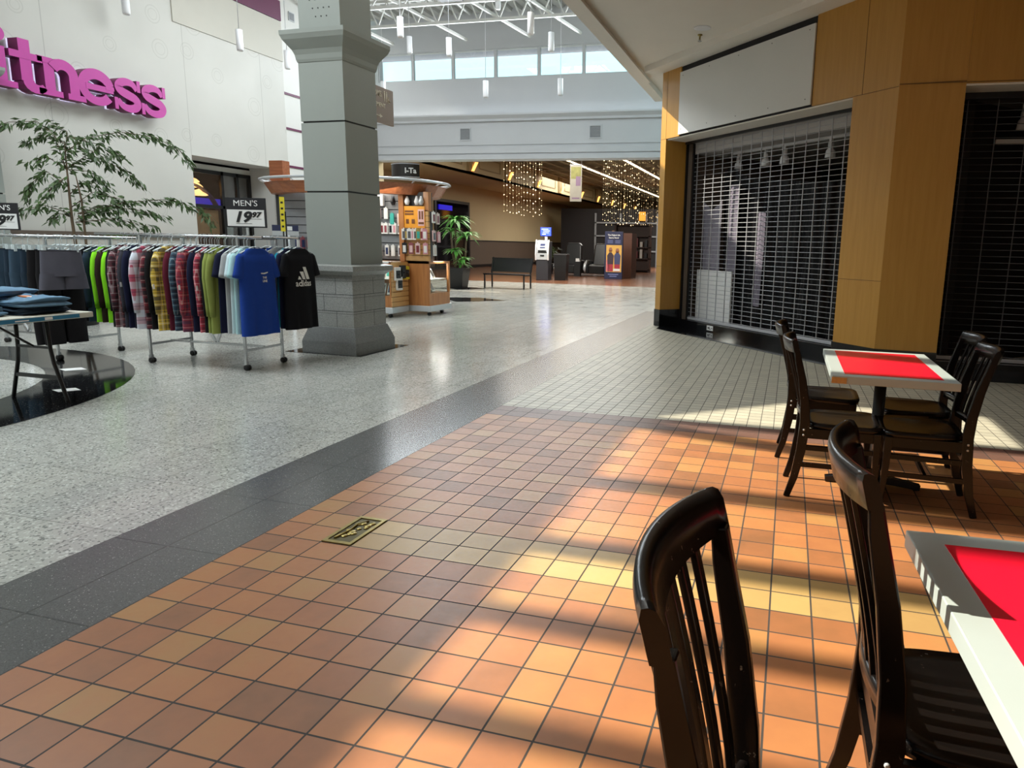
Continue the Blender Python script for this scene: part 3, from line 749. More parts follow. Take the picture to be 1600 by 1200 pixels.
def pants_mesh(name, ln, hw=.2, flare=0, seed=0, th=.03):
    rr = random.Random(seed); ph = [rr.random()*6 for _ in range(3)]; b = MB(); N = 30
    cr = -.42; zs = [-.145, -.16, -.19, -.25, -.33, cr]
    def sf(a, z):
        k = (-z-.14)/.28; w = hw*(1+.12*k); t = th*(1+.5*k); c, n = math.cos(a), math.sin(a); x = w*sgp(c, .7)
        return Vector((x, t*sgp(n, .8)+.005*k*math.sin(x*40+ph[0]), z))
    b.grid(lambda i, j: sf(2*math.pi*i/N, zs[j]), N, len(zs), closed=True)
    b.f.append(tuple(range(N))); b.m.append(0); b.sm.append(True)
    for sg in (-1, 1):
        m = 8
        def lf(i, j):
            f = j/m; a = 2*math.pi*i/20; z = cr+.03-(ln+cr+.03)*f; w = hw*.57*(1-.22*f+flare*f); t = th*1.45*(1-.1*f)
            c, n = math.cos(a), math.sin(a); x = sg*(hw*.555+flare*.03*f)+w*sgp(c, .8)
            return Vector((x, t*sgp(n, .85)+.006*f*math.sin(z*17+x*30+ph[1]), z))
        b.grid(lf, 20, m+1, closed=True)
    return b.mesh(name)
def hanger_mesh(clip=False):
    b = MB()
    hk = [(0, 0, -.09), (0, 0, -.03)]+[(.02*math.sin(a), 0, .0+.02*(1-math.cos(a))-.035+.0) for a in [R(x) for x in (-20,)]]
    hk = [(0, 0, -.1), (0, 0, -.035), (.016, 0, -.015), (.019, 0, .004), (.01, 0, .018), (-.006, 0, .019), (-.016, 0, .008)]
    b.tube(hk, .0028, 6)
    if clip:
        b.bar((-.17, 0, -.105), (.17, 0, -.105), .012, .016)
        for x in (-.15, .15): b.box(x-.014, x+.014, -.022, .022, -.165, -.095)
    else:
        b.tube([(-.19, 0, -.165), (-.1, 0, -.125), (-.03, 0, -.098), (.03, 0, -.098), (.1, 0, -.125), (.19, 0, -.165)], .01, 6, asp=.6)
        b.bar((-.17, 0, -.168), (.17, 0, -.168), .008)
    return b.mesh('hanger')
HG, HC = hanger_mesh(), hanger_mesh(True)
for h in (HG, HC): h.materials.append(MT['plastic'])
TAGM = MB().box(-.012, .012, -.002, .002, -.05, 0).mesh('price_tag'); TAGM.materials.append(MT['card'])
SH = {'tee': [Shirt(-.98, seed=i) for i in (1, 2)], 'long': [Shirt(-.99, .026, .215, .006, i, True) for i in (3, 4, 5)], 'teef': [Shirt(-1.0, .045, .235, .012, 9), Shirt(-.99, .045, .235, .012, 11)]}
ME = {k: [s.mesh('shirt') for s in v] for k, v in SH.items()}
PM = {'jeans': pants_mesh('jeans', .92, seed=1), 'pants': pants_mesh('trousers', 1.16, .2, .1, 2), 'shorts': pants_mesh('shorts', .56, .19, .35, 3, .035), 'capri': pants_mesh('shorts', .66, .19, .2, 4)}
for m in list(ME.values())+[list(PM.values())]:
    for x in m: x.materials.append(MT['black'])
CL = dict(royal=cloth('royal_blue_jersey', '1a3c8e'), mint=cloth('mint_jersey', 'a9cfd2'), sky=cloth('pale_blue_jersey', 'c6d8de'), grey=cloth('grey_marl', '9b9d9f'),
    navy=cloth('navy_cotton', '161a33'), navy2=cloth('dark_navy_cotton', '10121f'), olive=cloth('olive_green_cotton', '85904a'), olive2=cloth('moss_green_cotton', '7d883e'),
    black=cloth('black_jersey', '0f0f13'), teal=cloth('teal_jersey', '2a93ad'), char=cloth('charcoal_cotton', '34343c'), maroon=cloth('maroon_cotton', '5a1c2c'),
    redp=plaid('red_plaid', 'a32838', [(.5, .2, '2a2440', .8), (.1, .05, '1a1a28', 1), (.9, .04, 'c9a9a0', .7)]),
    dred=plaid('dark_red_plaid', '5c1b26', [(.5, .22, '19141c', .9), (.05, .05, 'a77f78', .8)], .06),
    pinkp=plaid('pink_red_plaid', 'b03348', [(.5, .18, '402030', .8), (.12, .06, 'e0c9c9', .8)], .07),
    yelp=plaid('yellow_plaid', 'd2b23c', [(.5, .2, '20242c', .85), (.1, .045, '15161c', 1), (.86, .06, 'e9dfb8', .8)], .1),
    yelp2=plaid('yellow_black_plaid', 'b49a3a', [(.5, .24, '15161a', .95), (.05, .04, '22242a', 1)], .075),
    tealp=plaid('teal_navy_plaid', '2b4e63', [(.5, .2, '141a2c', .9), (.05, .05, 'b9cfd2', .7)], .06),
    rbw=plaid('big_red_white_check', 'a8465c', [(.5, .25, 'c9d2dc', .95), (.0, .07, '22284a', .9)], .15),
    redblk=plaid('red_black_check', '7b2230', [(.5, .26, '15131a', .95), (.1, .04, 'c8b8ae', .8)], .08),
    wred=plaid('white_red_check', '5e2632', [(.5, .2, '1a141c', .9), (.06, .07, 'b9aeb0', .9)], .07),
    neon=cloth('neon_green_fleece', '8ee62a', .05), denim=cloth('mid_denim', '3a4d5e', .18), denimd=cloth('dark_denim', '253341', .18), deniml=cloth('washed_denim', '5d7a91', .22), denimb=cloth('blue_denim', '3b5478', .12),
    blackp=cloth('black_twill', '191719'), gshort=cloth('grey_twill', '53525c'), brownk=cloth('brown_knit', '33231e'), black2=cloth('black_cotton', '131214'))
rrg = random.Random(4)
def garment(name, mesh, mat, x, y, z, label, cat, group, rz=0, clip=False, tagon=False):
    o = bpy.data.objects.new(name, mesh); COL.objects.link(o)
    o.material_slots[0].link = 'OBJECT'; o.material_slots[0].material = mat
    o.location = (x, y, z); o.rotation_euler = (0, 0, R(90)+rz); tag(o, label, cat, group)
    h = bpy.data.objects.new('hanger', HC if clip else HG); COL.objects.link(h); h.parent = o; h.rotation_euler = (0, 0, rrg.uniform(-.05, .05))
    if tagon:
        g = bpy.data.objects.new('price_tag', TAGM); COL.objects.link(g); g.parent = o; g.location = (-.235, -.03, -.5)
    return o
ORD = ['first', 'second', 'third', 'fourth', 'fifth', 'sixth', 'seventh', 'eighth', 'ninth', 'tenth', 'eleventh', 'twelfth', 'thirteenth', 'fourteenth', 'fifteenth', 'sixteenth',
       'seventeenth', 'eighteenth', 'nineteenth', 'twentieth', 'twenty-first', 'twenty-second', 'twenty-third', 'twenty-fourth', 'twenty-fifth', 'twenty-sixth', 'twenty-seventh', 'twenty-eighth', 'twenty-ninth', 'thirtieth']
row = [('royal', 'teef', 'royal blue tee with small white chest print'), ('mint', 'tee', 'mint green tee'), ('sky', 'tee', 'pale blue tee'), ('grey', 'tee', 'grey marl tee'), ('navy', 'tee', 'navy tee'),
       ('olive', 'long', 'olive green long-sleeved shirt'), ('olive2', 'long', 'moss green long-sleeved shirt'), ('olive', 'long', 'olive green long-sleeved shirt'), ('black', 'long', 'black long-sleeved shirt'),
       ('pinkp', 'long', 'pinkish red plaid shirt'), ('navy', 'long', 'navy long-sleeved shirt'), ('redp', 'long', 'bright red plaid flannel shirt'), ('dred', 'long', 'dark red plaid shirt'), ('redp', 'long', 'red and navy plaid shirt'),
       ('tealp', 'long', 'teal and navy plaid shirt'), ('maroon', 'long', 'plain maroon shirt'), ('yelp', 'long', 'bright yellow and black plaid flannel shirt'), ('redblk', 'long', 'red and black checked shirt'),
       ('yelp2', 'long', 'dull yellow and black plaid shirt'), ('black2', 'long', 'plain black shirt'), ('redblk', 'long', 'red checked shirt with pale lines'), ('rbw', 'long', 'shirt with big red, white and navy checks'),
       ('navy', 'long', 'plain navy shirt'), ('navy2', 'long', 'very dark navy shirt'), ('navy', 'long', 'plain navy shirt'), ('char', 'long', 'charcoal shirt'), ('dred', 'long', 'dark red shirt with fine plaid'), ('wred', 'long', 'dark red shirt with pale lines'), ('black2', 'long', 'plain black shirt, last on the rail')]
G1 = 'garments on the front rail of the plaid shirt rack'
fronts = []
for i, (c, k, d) in enumerate(row):
    x = -2.95-.0605*i-(.035 if i else 0); v = i % len(ME[k]); rz = rrg.uniform(-.09, .09) if i else R(-6)
    if i in (5, 11, 16, 21): rz = R(-13)
    o = garment('shirt', ME[k][v], CL[c], x, 4.81+rrg.uniform(-.015, .015)-(.05 if i in (5, 11, 16, 21) else 0), 1.4, '%s, %s from the pillar on the front rail' % (d, ORD[i]), 'shirt', G1, rz, tagon=(i in (9, 11, 16, 25, 28)))
    if i == 0: fronts.append((o, SH[k][v]))
row2 = [('black', 'teef', 1, 'black tee with a large white sports logo'), ('navy', 'tee', 0, 'navy tee'), ('teal', 'tee', 1, 'turquoise tee'), ('grey', 'tee', 0, 'grey tee'), ('royal', 'tee', 1, 'royal blue tee'), ('black', 'tee', 0, 'black tee'),
        ('navy2', 'long', 0, 'dark navy shirt'), ('redp', 'long', 1, 'red plaid shirt'), ('black2', 'long', 2, 'black shirt'), ('navy', 'long', 0, 'navy shirt'), ('dred', 'long', 1, 'dark red plaid shirt'), ('black', 'long', 2, 'black long-sleeved shirt')]
for i, (c, k, v, d) in enumerate(row2):
    x = -2.88-.075*i-(.03 if i else 0)-(.6 if i > 5 else 0)
    y = 5.36+(.08 if i == 2 else 0)
    lab = '%s, %s from the pillar on the back rail' % (d, ORD[i])
    if i == 0: lab = 'black tee with a large white sports logo at the pillar end of the rack'
    if i == 2: lab = 'turquoise tee showing behind the black logo tee, against the pillar foot'
    o = garment('shirt', ME[k][v], CL[c], x, y, 1.4, lab, 'shirt', 'garments on the back rail of the plaid shirt rack', R(-5) if i == 0 else rrg.uniform(-.08, .08))
    if i == 0: fronts.append((o, SH[k][v]))
# chest prints that follow the fabric
def on_shirt(o, sh, parts, name, mat):
    vs = []; fs = []
    for me, cx, cz in parts:
        k = len(vs)
        for v in me.vertices:
            x, z = cx+v.co.x, cz+v.co.z; p = sh.front(x, z); vs.append((x, p.y-.004-(.0015 if v.co.y < 0 else 0), z))
        fs += [tuple(i+k for i in p.vertices) for p in me.polygons]
    me = bpy.data.meshes.new(name); me.from_pydata(vs, [], fs); me.materials.append(mat)
    q = bpy.data.objects.new(name, me); COL.objects.link(q); q.parent = o; return q
PRW = M('print_white', 'dcdcd8', .6, var=.02)
def poly(pts):
    # strip polygon given as left/right pairs
    b = MB(); n = len(pts)//2
    for i in range(n-1): b.add([(pts[2*i][0], 0, pts[2*i][1]), (pts[2*i+1][0], 0, pts[2*i+1][1]), (pts[2*i+3][0], 0, pts[2*i+3][1]), (pts[2*i+2][0], 0, pts[2*i+2][1])], [(0,1,2,3)])
    return b.mesh('p')
o, sh = fronts[1]
bars = []
for xl, xr, h in ((-.108, -.066, .038), (-.05, -.002, .085), (.014, .064, .135)):   # three slanted bars rising to the right
    pl = []
    for f in (0, .5, 1):
        zz = h*f; sl = -.062*(h/.135)*f
        pl += [(xl+sl*.85+.012+.03*(f if h < .05 else 0), zz), (xr+sl*.85+.012, zz*(1 if h > .05 else .75))]
    bars.append((poly(pl), .015, -.445))
wm = text_mesh('adidas', .094, 0, bold=.0018)
on_shirt(o, sh, bars+[(wm, .0, -.49)], 'chest_logo', PRW)
o, sh = fronts[0]
on_shirt(o, sh, [(text_mesh('THE', .03, 0, bold=.001), .05, -.41), (text_mesh('LINE', .032, 0, bold=.001), .05, -.445), (poly([(-.02, 0), (-.02, .012), (.03, -.004), (.03, .01), (.075, .008), (.075, .02)]), .02, -.37)], 'chest_print', PRW)
# second rack
G2 = 'trousers and shirts on the jeans rack'
for i, (nm, me, c, x, y, d) in enumerate((
    ('shorts', 'shorts', 'gshort', -5.20, 4.52, 'grey twill shorts clipped at the near end of the jeans rack'),
    ('trousers', 'pants', 'blackp', -5.31, 4.56, 'long black trousers hanging just behind the grey shorts'),
    ('trousers', 'pants', 'blackp', -5.42, 4.54, 'second pair of long black trousers behind the grey shorts'),
    ('jeans', 'jeans', 'denimd', -5.55, 4.56, 'dark denim jeans, first pair left of the black trousers'),
    ('jeans', 'jeans', 'denim', -5.68, 4.54, 'mid blue jeans, second pair left of the black trousers'),
    ('jeans', 'jeans', 'denimd', -5.80, 4.57, 'dark denim jeans, third pair left of the black trousers'),
    ('jeans', 'jeans', 'denim', -5.92, 4.54, 'mid blue jeans, fourth pair left of the black trousers'),
    ('shorts', 'capri', 'black2', -6.08, 4.56, 'black shorts, right one of two beside the left picture edge'),
    ('shorts', 'capri', 'blackp', -6.22, 4.54, 'black shorts, left one of two beside the left picture edge'),
    ('jeans', 'jeans', 'denimb', -5.22, 5.32, 'blue jeans at the end of the back rail beside the neon shirt'),
)):
    garment(nm, PM[me], CL[c], x, y, 1.36, d, 'trousers' if nm == 'trousers' else nm, G2, rrg.uniform(-.1, .1)+(R(-8) if i in (0, 1, 2) else R(-6) if i == 9 else 0), True)
for i, (c, x, d) in enumerate((('neon', -5.33, 'neon green long-sleeved shirt nearest the end of the back rail'), ('brownk', -5.42, 'dark brown knit shirt between the two neon green shirts'), ('neon', -5.52, 'neon green long-sleeved shirt behind the brown one'),
                               ('denimd', -5.62, 'dark blue shirt left of the neon green shirts'), ('black2', -5.74, 'black shirt left of the neon green shirts'))):
    garment('shirt', ME['long'][i % 3], CL[c], x, 5.3, 1.36, d, 'shirt', G2, rrg.uniform(-.1, .1))
# empty clear hangers left on the jeans rack
for i in range(14):
    h = bpy.data.objects.new('hanger', HG); COL.objects.link(h); h.location = (-6.35-.07*i if i > 6 else -5.85-.07*i, 5.3 if i < 7 else 4.56, 1.36); h.rotation_euler = (0, 0, R(90)+rrg.uniform(-.15, .15))
    tag(h, 'empty clear plastic hanger on the jeans rack rails', 'hanger', 'empty clear hangers')
# price signs on the racks
def price_sign(loc, rz, label, ph):
    r = thing('price_sign', label, 'sign', loc, rz, 'price signs above the racks')
    w, h = .215, .31
    b = MB(); b.box(-w, w, -.006, .006, 0, h); b.build('sign_frame', MT['cardblack'], r)
    b = MB(); b.box(-w+.012, w-.02, -.008, -.006, .014, h*.6); b.build('white_card', MT['card'], r)
    b = MB(); b.box(-.012, .012, -.004, .012, -ph, 0); b.build('stem', MT['chrome'], r)
    text_obj('lettering', "MEN'S", .085, MT['card'], r, (0, -.0075, h*.81), sx=1.15)
    text_obj('price_figures', '19', .15, MT['ink'], r, (-.045, -.0095, h*.345), shear=.28, bold=.006, sx=1.2)
    text_obj('price_figures', '97', .075, MT['ink'], r, (.105, -.0095, h*.43), shear=.28, bold=.003, sx=1.2)
    b = MB(); b.box(.045, .165, -.0095, -.008, h*.29, h*.3); b.box(-.11, .06, -.0095, -.008, h*.13, h*.14); b.build('small_print', MT['ink'], r)
price_sign((-3.29, 5.09, 1.50), R(14.5), "black and white MEN'S 19.97 price sign over the plaid shirt rack", .12)
price_sign((-6.60, 4.93, 1.42), R(14.5), "black and white MEN'S 19.97 price sign cut by the left picture edge", .08)

# folding table with stacked jeans
r = thing('folding_table', 'white folding table with black legs and blue sticker at the left picture edge', 'table', (-3.7, 2.4, 0))
b = MB(); b.box(-.38, .38, -.92, .92, .705, .75); b.build('table_top', MT['tablegray'], r, bevel=.006)
b = MB(); b.box(.381, .383, .1, .8, .712, .742); b.build('sticker', MT['blue'], r)
b = MB(); b.box(.383, .3845, .52, .58, .716, .738); b.box(.383, .3845, .3, .4, .72, .73); b.build('sticker_print', MT['card'], r)
for yy in (.68, -.72):
    for sx in (-1, 1):
        b = MB(); b.tube([(sx*.17, yy, .705), (sx*.18, yy, .45), (sx*.2, yy, .33), (sx*.3, yy, .03), (sx*.305, yy, 0)], .0155, 10); b.build('leg', MT['black'], r)
    b = MB(); b.bar((-.18, yy, .46), (.18, yy, .46), .02); b.bar((-.24, yy, .21), (.24, yy, .21), .022, .03); b.bar((-.17, yy, .69), (.17, yy, .69), .025); b.bar((0, yy, .46), (0, yy-.3*(1 if yy > 0 else -1), .69), .016); b.build('leg_brace', MT['black'], r)
def fold_mesh(w, l, h, seed):
    rr = random.Random(seed); b = MB(); N = 40; ph = rr.random()*6; rings = 15
    def fn(i, j):
        a = 2*math.pi*i/N; f = j/(rings-1); e = (abs(math.sin(math.pi*f*2))**.5)*.07+.93; c, s = sgp(math.cos(a), .32), sgp(math.sin(a), .32)
        q = 1+.025*math.sin(3*a+ph)+.012*math.sin(9*a+ph*2+f*5)
        sh = .03*math.sin(f*7+ph)
        return (w*c*q*e+sh*.5, l*s*q*e+sh*.3, h*(f*(1-.25*abs(s)**3)+.0)+.007*math.sin(6*c+3*s+ph)*f)
    b.grid(fn, N, rings, closed=True); b.grid(lambda i, j: tuple(Vector(fn(i, rings-1))*(1-j*.2)+Vector((0, 0, fn(i, rings-1)[2]*j*.2+(.008*math.sin(i*.7+j*2+ph) if 0 < j < 5 else 0)+(h*.12*math.sin(min(1, j/3)*1.57)))) ) , N, 6, closed=True); b.f.append(tuple(reversed(range(N)))); b.m.append(0); b.sm.append(True)
    return b
jl = [(-3.62, 3.02, .752, .2, .2, .062, 'denimd', 'folded dark denim jeans under the orange-tagged pair at the table end'), (-3.6, 3.03, .815, .22, .2, .07, 'deniml', 'folded blue jeans with an orange paper tag at the table end'),
      (-3.72, 2.56, .752, .25, .2, .075, 'deniml', 'folded jeans at the picture edge, bottom of the nearer stack'), (-3.9, 2.78, .82, .2, .22, .065, 'denimb', 'folded bright blue jeans with a white label, in the middle of the heap'),
      (-3.98, 3.02, .752, .14, .2, .115, 'denimd', 'folded dark jeans at the back left of the folding table'), (-3.92, 2.95, .89, .24, .24, .06, 'deniml', 'folded jeans lying on top of the whole heap')]
for i, (x, y, z, w, l, h, c, d) in enumerate(jl):
    o = fold_mesh(w, l, h, i).build('folded_jeans', CL[c], loc=(x, y, z), rot=(0, 0, R((5, -8, 12, -5, 0, 15)[i]))); tag(o, d, 'jeans', 'stacked jeans on the folding table')
    if i == 1: b = MB(); b.box(-.08, .05, -.05, .08, h-.004, h+.006); b.build('orange_tag', M('orange_tag', 'e38a55', .6), o); b = MB(); b.box(.05, .11, -.05, .08, h-.006, h+.004); b.build('white_tag', MT['card'], o)
    if i == 3: b = MB(); b.box(.03, .12, -.12, .0, h-.004, h+.006); b.build('white_label', MT['card'], o)
# ================================================================== PILLARS, SIGNS, LEFT STORE
def make_pillar(label, cx, cy, rz=0):
    r = thing('pillar', label, 'pillar', (cx, cy, 0), rz)
    sq = lambda h: [(-h, -h), (h, -h), (h, h), (-h, h)]
    b = MB(); b.prism(sq(.4), 0, .15); b.prism(sq(.4), .15, .33, poly1=sq(.335)); b.build('plinth', MT['base_dark'], r, bevel=.004)
    b = MB(); b.prism(sq(.325), .33, .94)
    for z in (.53, .735): b.prism(sq(.3257), z-.003, z+.003, 1)
    for i, z0 in enumerate((.33, .53, .735)):
        for q in ((-.1 if i % 2 else .08),):
            b.box(q-.0025, q+.0025, -.3258, -.3, z0, z0+.2, 1); b.box(.3, .3258, q-.0025, q+.0025, z0, z0+.2, 1)
    b.build('stone_shaft', [MT['base_granite'], MT['dkgray']], r)
    b = MB(); b.prism(sq(.33), .94, .97); b.prism(sq(.335), .97, 1.02, poly1=sq(.395)); b.prism(sq(.405), 1.02, 1.08); b.prism(sq(.405), 1.08, 1.1, poly1=sq(.34)); b.build('stone_cap', MT['base_granite'], r)
    b = MB(); hs = lambda z: .312-.006*(z-1.09)/2.4
    for z0, z1 in ((1.09, 1.945), (1.965, 2.745), (2.765, 3.44)): b.prism(sq(hs(z0)), z0, z1, poly1=sq(hs(z1)))
    b.prism(sq(.29), 1.9, 2.8, 1); b.build('shaft', [MT['gray'], MT['black']], r)
    b = MB(); pr = [(.312, 3.42), (.322, 3.45), (.33, 3.5), (.35, 3.55), (.385, 3.6), (.42, 3.65), (.44, 3.7), (.442, 3.745), (.3, 3.75)]
    for i in range(len(pr)-1): b.prism(sq(pr[i][0]), pr[i][1], pr[i+1][1], poly1=sq(pr[i+1][0]))
    b.build('capital', MT['gray'], r)
    b = MB(); b.prism(sq(.285), 3.74, 4.3); b.prism(sq(.285), 4.32, 7.45); b.prism(sq(.27), 4.28, 4.34, 1); b.build('upper_shaft', [MT['gray'], MT['black']], r)
    b = MB()
    for k, n in enumerate((5, 4, 3)):
        for i in range(n):
            x = (i-(n-1)/2)*.075+.03; b.lathe([(.008, 0), (.008, .003)], n=10, M=Matrix.Translation((x, -.2855, 4.09-k*.09)) @ Matrix.Rotation(R(90), 4, 'X'))
    b.build('speaker_holes', MT['black'], r)
    return r
make_pillar('grey panelled pillar with flared capital on a granite base, beside the plaid shirt rack', -3.045, 6.437, R(-2.5))
make_pillar('grey pillar against the white wall at the left picture edge', -9.32, 6.36)
# blade sign behind the pillar
r = thing('restroom_sign', 'brown hanging blade sign to the restrooms sticking out behind the grey pillar', 'sign', (-3.09, 6.78, 2.95))
b = MB(); b.box(-.02, .02, 0, .9, 0, .46); b.build('board', MT['sign'], r, bevel=.003)
rot = (0, 0, R(90))
def bl(nm, s, y, z, size, al='LEFT', **k): return text_obj(nm, s, size, MT['cream'], r, (.0215, y, z), rot, align=al, **k)
bl('lettering', 'RESTROOMS', .098, .33+.035, .102, bold=.002, sx=.9); bl('lettering', 'MANAGEMENT', .17, .225, .078, bold=.0015); bl('lettering', 'OFFICES', .17, .155, .078, bold=.0015)
b = MB()
b.box(.0205, .023, .3, .56, .08, .093); b.add([(.022, .56, .06), (.022, .63, .0865), (.022, .56, .113)], [(0,1,2)])
for y in (.685, .735):
    b.box(.0205, .023, y-.012, y+.012, .33, .4); b.box(.0205, .023, y-.01, y-.002, .29, .33); b.box(.0205, .023, y+.002, y+.01, .29, .33)
    b.lathe([(.011, 0), (.011, .002)], n=10, M=Matrix.Translation((.0205, y, .413)) @ Matrix.Rotation(R(90), 4, 'Y'))
b.tube([(.022, .78, .36), (.022, .782, .32), (.022, .805, .32), (.022, .815, .295)], .005, 5); b.tube([(.022, .775, .335), (.022, .765, .31), (.022, .78, .285), (.022, .8, .29)], .005, 5)
b.build('pictograms', MT['cream'], r)
b = MB(); b.box(-.01, .01, -.06, 0, .05, .09); b.box(-.01, .01, -.06, 0, .37, .41); b.build('bracket', MT['black'], r)

# raised magenta letters on the white wall
def stroke(b, pts, ws, x0, x1):
    n = len(pts); L_ = []; R_ = []
    for i in range(n):
        p = Vector(pts[i]); d = (Vector(pts[min(i+1, n-1)])-Vector(pts[max(i-1, 0)])).normalized(); nn = Vector((-d.y, d.x)); w = ws[i] if isinstance(ws, list) else ws
        L_.append(p+nn*w/2); R_.append(p-nn*w/2)
    for i in range(n-1):
        q = [L_[i], R_[i], R_[i+1], L_[i+1]]
        vs = [(x1, *a) for a in q]+[(x0, *a) for a in q]
        b.add(vs, [(0,1,2,3)], 0); b.add(vs, [(4,7,6,5), (0,4,5,1), (1,5,6,2), (2,6,7,3), (3,7,4,0)], 1)
def arc(cx, cy, rx, ry, a0, a1, n=18): return [(cx+rx*math.cos(R(a0+(a1-a0)*i/n)), cy+ry*math.sin(R(a0+(a1-a0)*i/n))) for i in range(n+1)]
def smooth(pts, ws, k=6):
    P = [Vector(p) for p in pts]; n = len(P); o = []; q = []
    for i in range(n-1):
        a, b_, c, d = P[max(i-1, 0)], P[i], P[i+1], P[min(i+2, n-1)]
        for j in range(k):
            t = j/k; o.append(tuple(.5*((2*b_)+(c-a)*t+(2*a-5*b_+4*c-d)*t*t+(3*b_-a-3*c+d)*t**3))); q.append(ws[i]+(ws[i+1]-ws[i])*t)
    return o+[tuple(P[-1])], q+[ws[-1]]
GL = {
 'i': ([([(.36, .0), (.36, 1.0)], .32), ([(.05, .93), (.4, .93)], .17), ([(.02, .08), (.72, .08)], .17)], [(.34, 1.3, .19)]),
 't': ([([(.38, 1.32), (.38, .25)], .31), ([(.02, .9), (.78, .9)], .19), (arc(.6, .27, .2, .18, 180, 330, 8), [.31, .31, .3, .28, .26, .24, .22, .2, .17])], []),
 'n': ([([(.3, 0), (.3, 1)], .3), ([(.03, .93), (.4, .93)], .16), ([(.0, .08), (.6, .08)], .17), (arc(.64, .62, .28, .28, 150, 0, 12), .3), ([(.92, .64), (.92, 0)], .3), ([(.72, .08), (1.2, .08)], .17)], []),
 'e': ([(arc(.5, .5, .36, .38, 15, 325, 30), [.27+.03*math.sin(i/30*6) for i in range(31)]), ([(.22, .5), (.93, .5)], .17), ([(.84, .62), (.84, .5)], .27)], []),
 's': ([([(.78, .68), (.66, .84), (.48, .88), (.3, .82), (.22, .7), (.3, .58), (.5, .5), (.7, .42), (.78, .29), (.7, .15), (.5, .1), (.3, .16), (.18, .32)], [.14, .2, .23, .25, .26, .27, .28, .27, .26, .25, .23, .2, .14]),
        ([(.84, .98), (.84, .64)], .12), ([(.12, .36), (.12, .02)], .12)], []),
}
XH = .57; zb = 3.54
for ch, y0, y1, lb in (('i', 6.72, 7.16, 'magenta raised letter i cut by the left picture edge'), ('t', 7.06, 7.58, 'magenta raised letter t on the white wall'), ('n', 7.46, 8.2, 'magenta raised letter n on the white wall'),
                       ('e', 8.08, 8.75, 'magenta raised letter e on the white wall'), ('s', 8.68, 9.28, 'magenta raised letter s beside the letter e on the white wall'), ('s', 9.2, 9.8, 'magenta raised letter s at the end of the word on the white wall')):
    st, dots = GL[ch]; b = MB(); W = {'i': .74, 't': .82, 'n': 1.2, 'e': .98, 's': .95}[ch]; k = (y1-y0)/W; kk = 0
    for pts, w in st:
        if len(pts) > 8 and ch == 's': pts, w = smooth(pts, w)
        pp = [(p[0]*k, p[1]*XH) for p in pts]; ww = [q*(k+XH)/2 for q in w] if isinstance(w, list) else w*(k+XH)/2
        kk += 1; stroke(b, pp, ([q*.9 for q in ww] if isinstance(ww, list) else ww*.9), .003*kk, .2+.003*kk)
    for x, y, q in dots:
        n = 24; vs = [(.215, x*k+q*k*math.cos(2*math.pi*i/n), y*XH+q*XH*math.sin(2*math.pi*i/n)) for i in range(n)]
        b.add(vs, [tuple(range(n))], 0); b.add(vs+[(0, v[1], v[2]) for v in vs], [(i, n+i, n+(i+1) % n, (i+1) % n) for i in range(n)], 1)
    o = b.build('sign_letter', [MT['magenta'], MT['magside']], loc=(XW+.045, y0, zb)); tag(o, lb, 'letter', 'raised magenta wall letters')
    g = MB(); [stroke(g, [(p[0]*k, p[1]*XH) for p in pts], ([q*(k+XH)/2*.8 for q in w] if isinstance(w, list) else w*(k+XH)/2*.8), -.04, -.004) for pts, w in st]
    g.build('light_backing', MT['halo'] if 'halo' in MT else MT.setdefault('halo', emis('halo_backing', 'e6e0ff', .7)), o)
# store behind the opening in the white wall
b = MB(); b.box(-13, -12.9, 9.8, 13.4, 0, 3); b.box(-12.9, -10.3, 9.8, 9.9, 0, 3); b.box(-12.9, -10.3, 13.2, 13.3, 0, 3); b.box(-12.9, -10.2, 9.8, 13.3, 2.95, 3.05); struct(b.build('wall_store_left', MT['darkint']))
b = MB()
for y in (10.5, 11.2, 12.05, 12.5, 12.88): b.box(-10.23, -10.17, y-.035, y+.035, 0, 2.84)
b.box(-10.23, -10.17, 10.5, 12.9, 2.76, 2.84); b.box(-10.23, -10.17, 10.5, 12.9, 2.02, 2.09)
d = struct(b.build('door_1', MT['black'])); g = MB(); g.box(-10.205, -10.195, 10.5, 12.88, 0, 2.8); g.build('pane', MT['glass'], d)
for y, z, rz, q in ((11.62, 2.64, .13, 'top one'), (11.66, 2.53, .16, 'middle one'), (11.78, 2.36, .2, 'lowest and largest')):
    b = MB(); b.lathe([(.012, rz*.7), (rz*.5, rz*.55), (rz*.9, rz*.2), (rz, 0), (rz*.9, 0)], n=18); tag(b.build('shop_lamp', emis('shop_lamp_glow', 'ffcf86', 2.2), loc=(-10.55, y, z-.06)), 'glowing amber lamp shade inside the dark store, %s' % q, 'lamp', 'amber shop lamps')
b = MB(); P5 = [(-10.35, 11.2+.9*math.sin(R(a)), 1.72+.82*math.cos(R(a))) for a in range(0, 75, 6)]
for i in range(len(P5)-1): b.bar(P5[i], P5[i+1], .02, .13, up=(1, 0, 0))
o = tag(b.build('arched_sign', M('arched_sign_violet', '38184f', .5)), 'violet arched sign band inside the dark store', 'sign')
for y0, y1, z0, z1, c, lb in ((11.32, 11.98, 1.45, 1.98, 'tan', 'tan poster behind the dark store glass'), (10.62, 11.12, 1.5, 1.95, 'tan', 'small tan poster at the left of the dark store glass')):
    b = MB(); b.box(-10.3, -10.28, y0, y1, z0, z1); tag(b.build('poster', M('poster_'+str(y0), '8a6c45', .6, var=.25, scale=8)), lb, 'poster')
b = MB(); b.box(-10.33, -10.31, 12.15, 12.42, 1.38, 1.62); tag(b.build('poster', M('poster_grey', '7f8a86', .6, var=.5, scale=25)), 'small grey poster low beside the price sign in the dark store', 'poster')
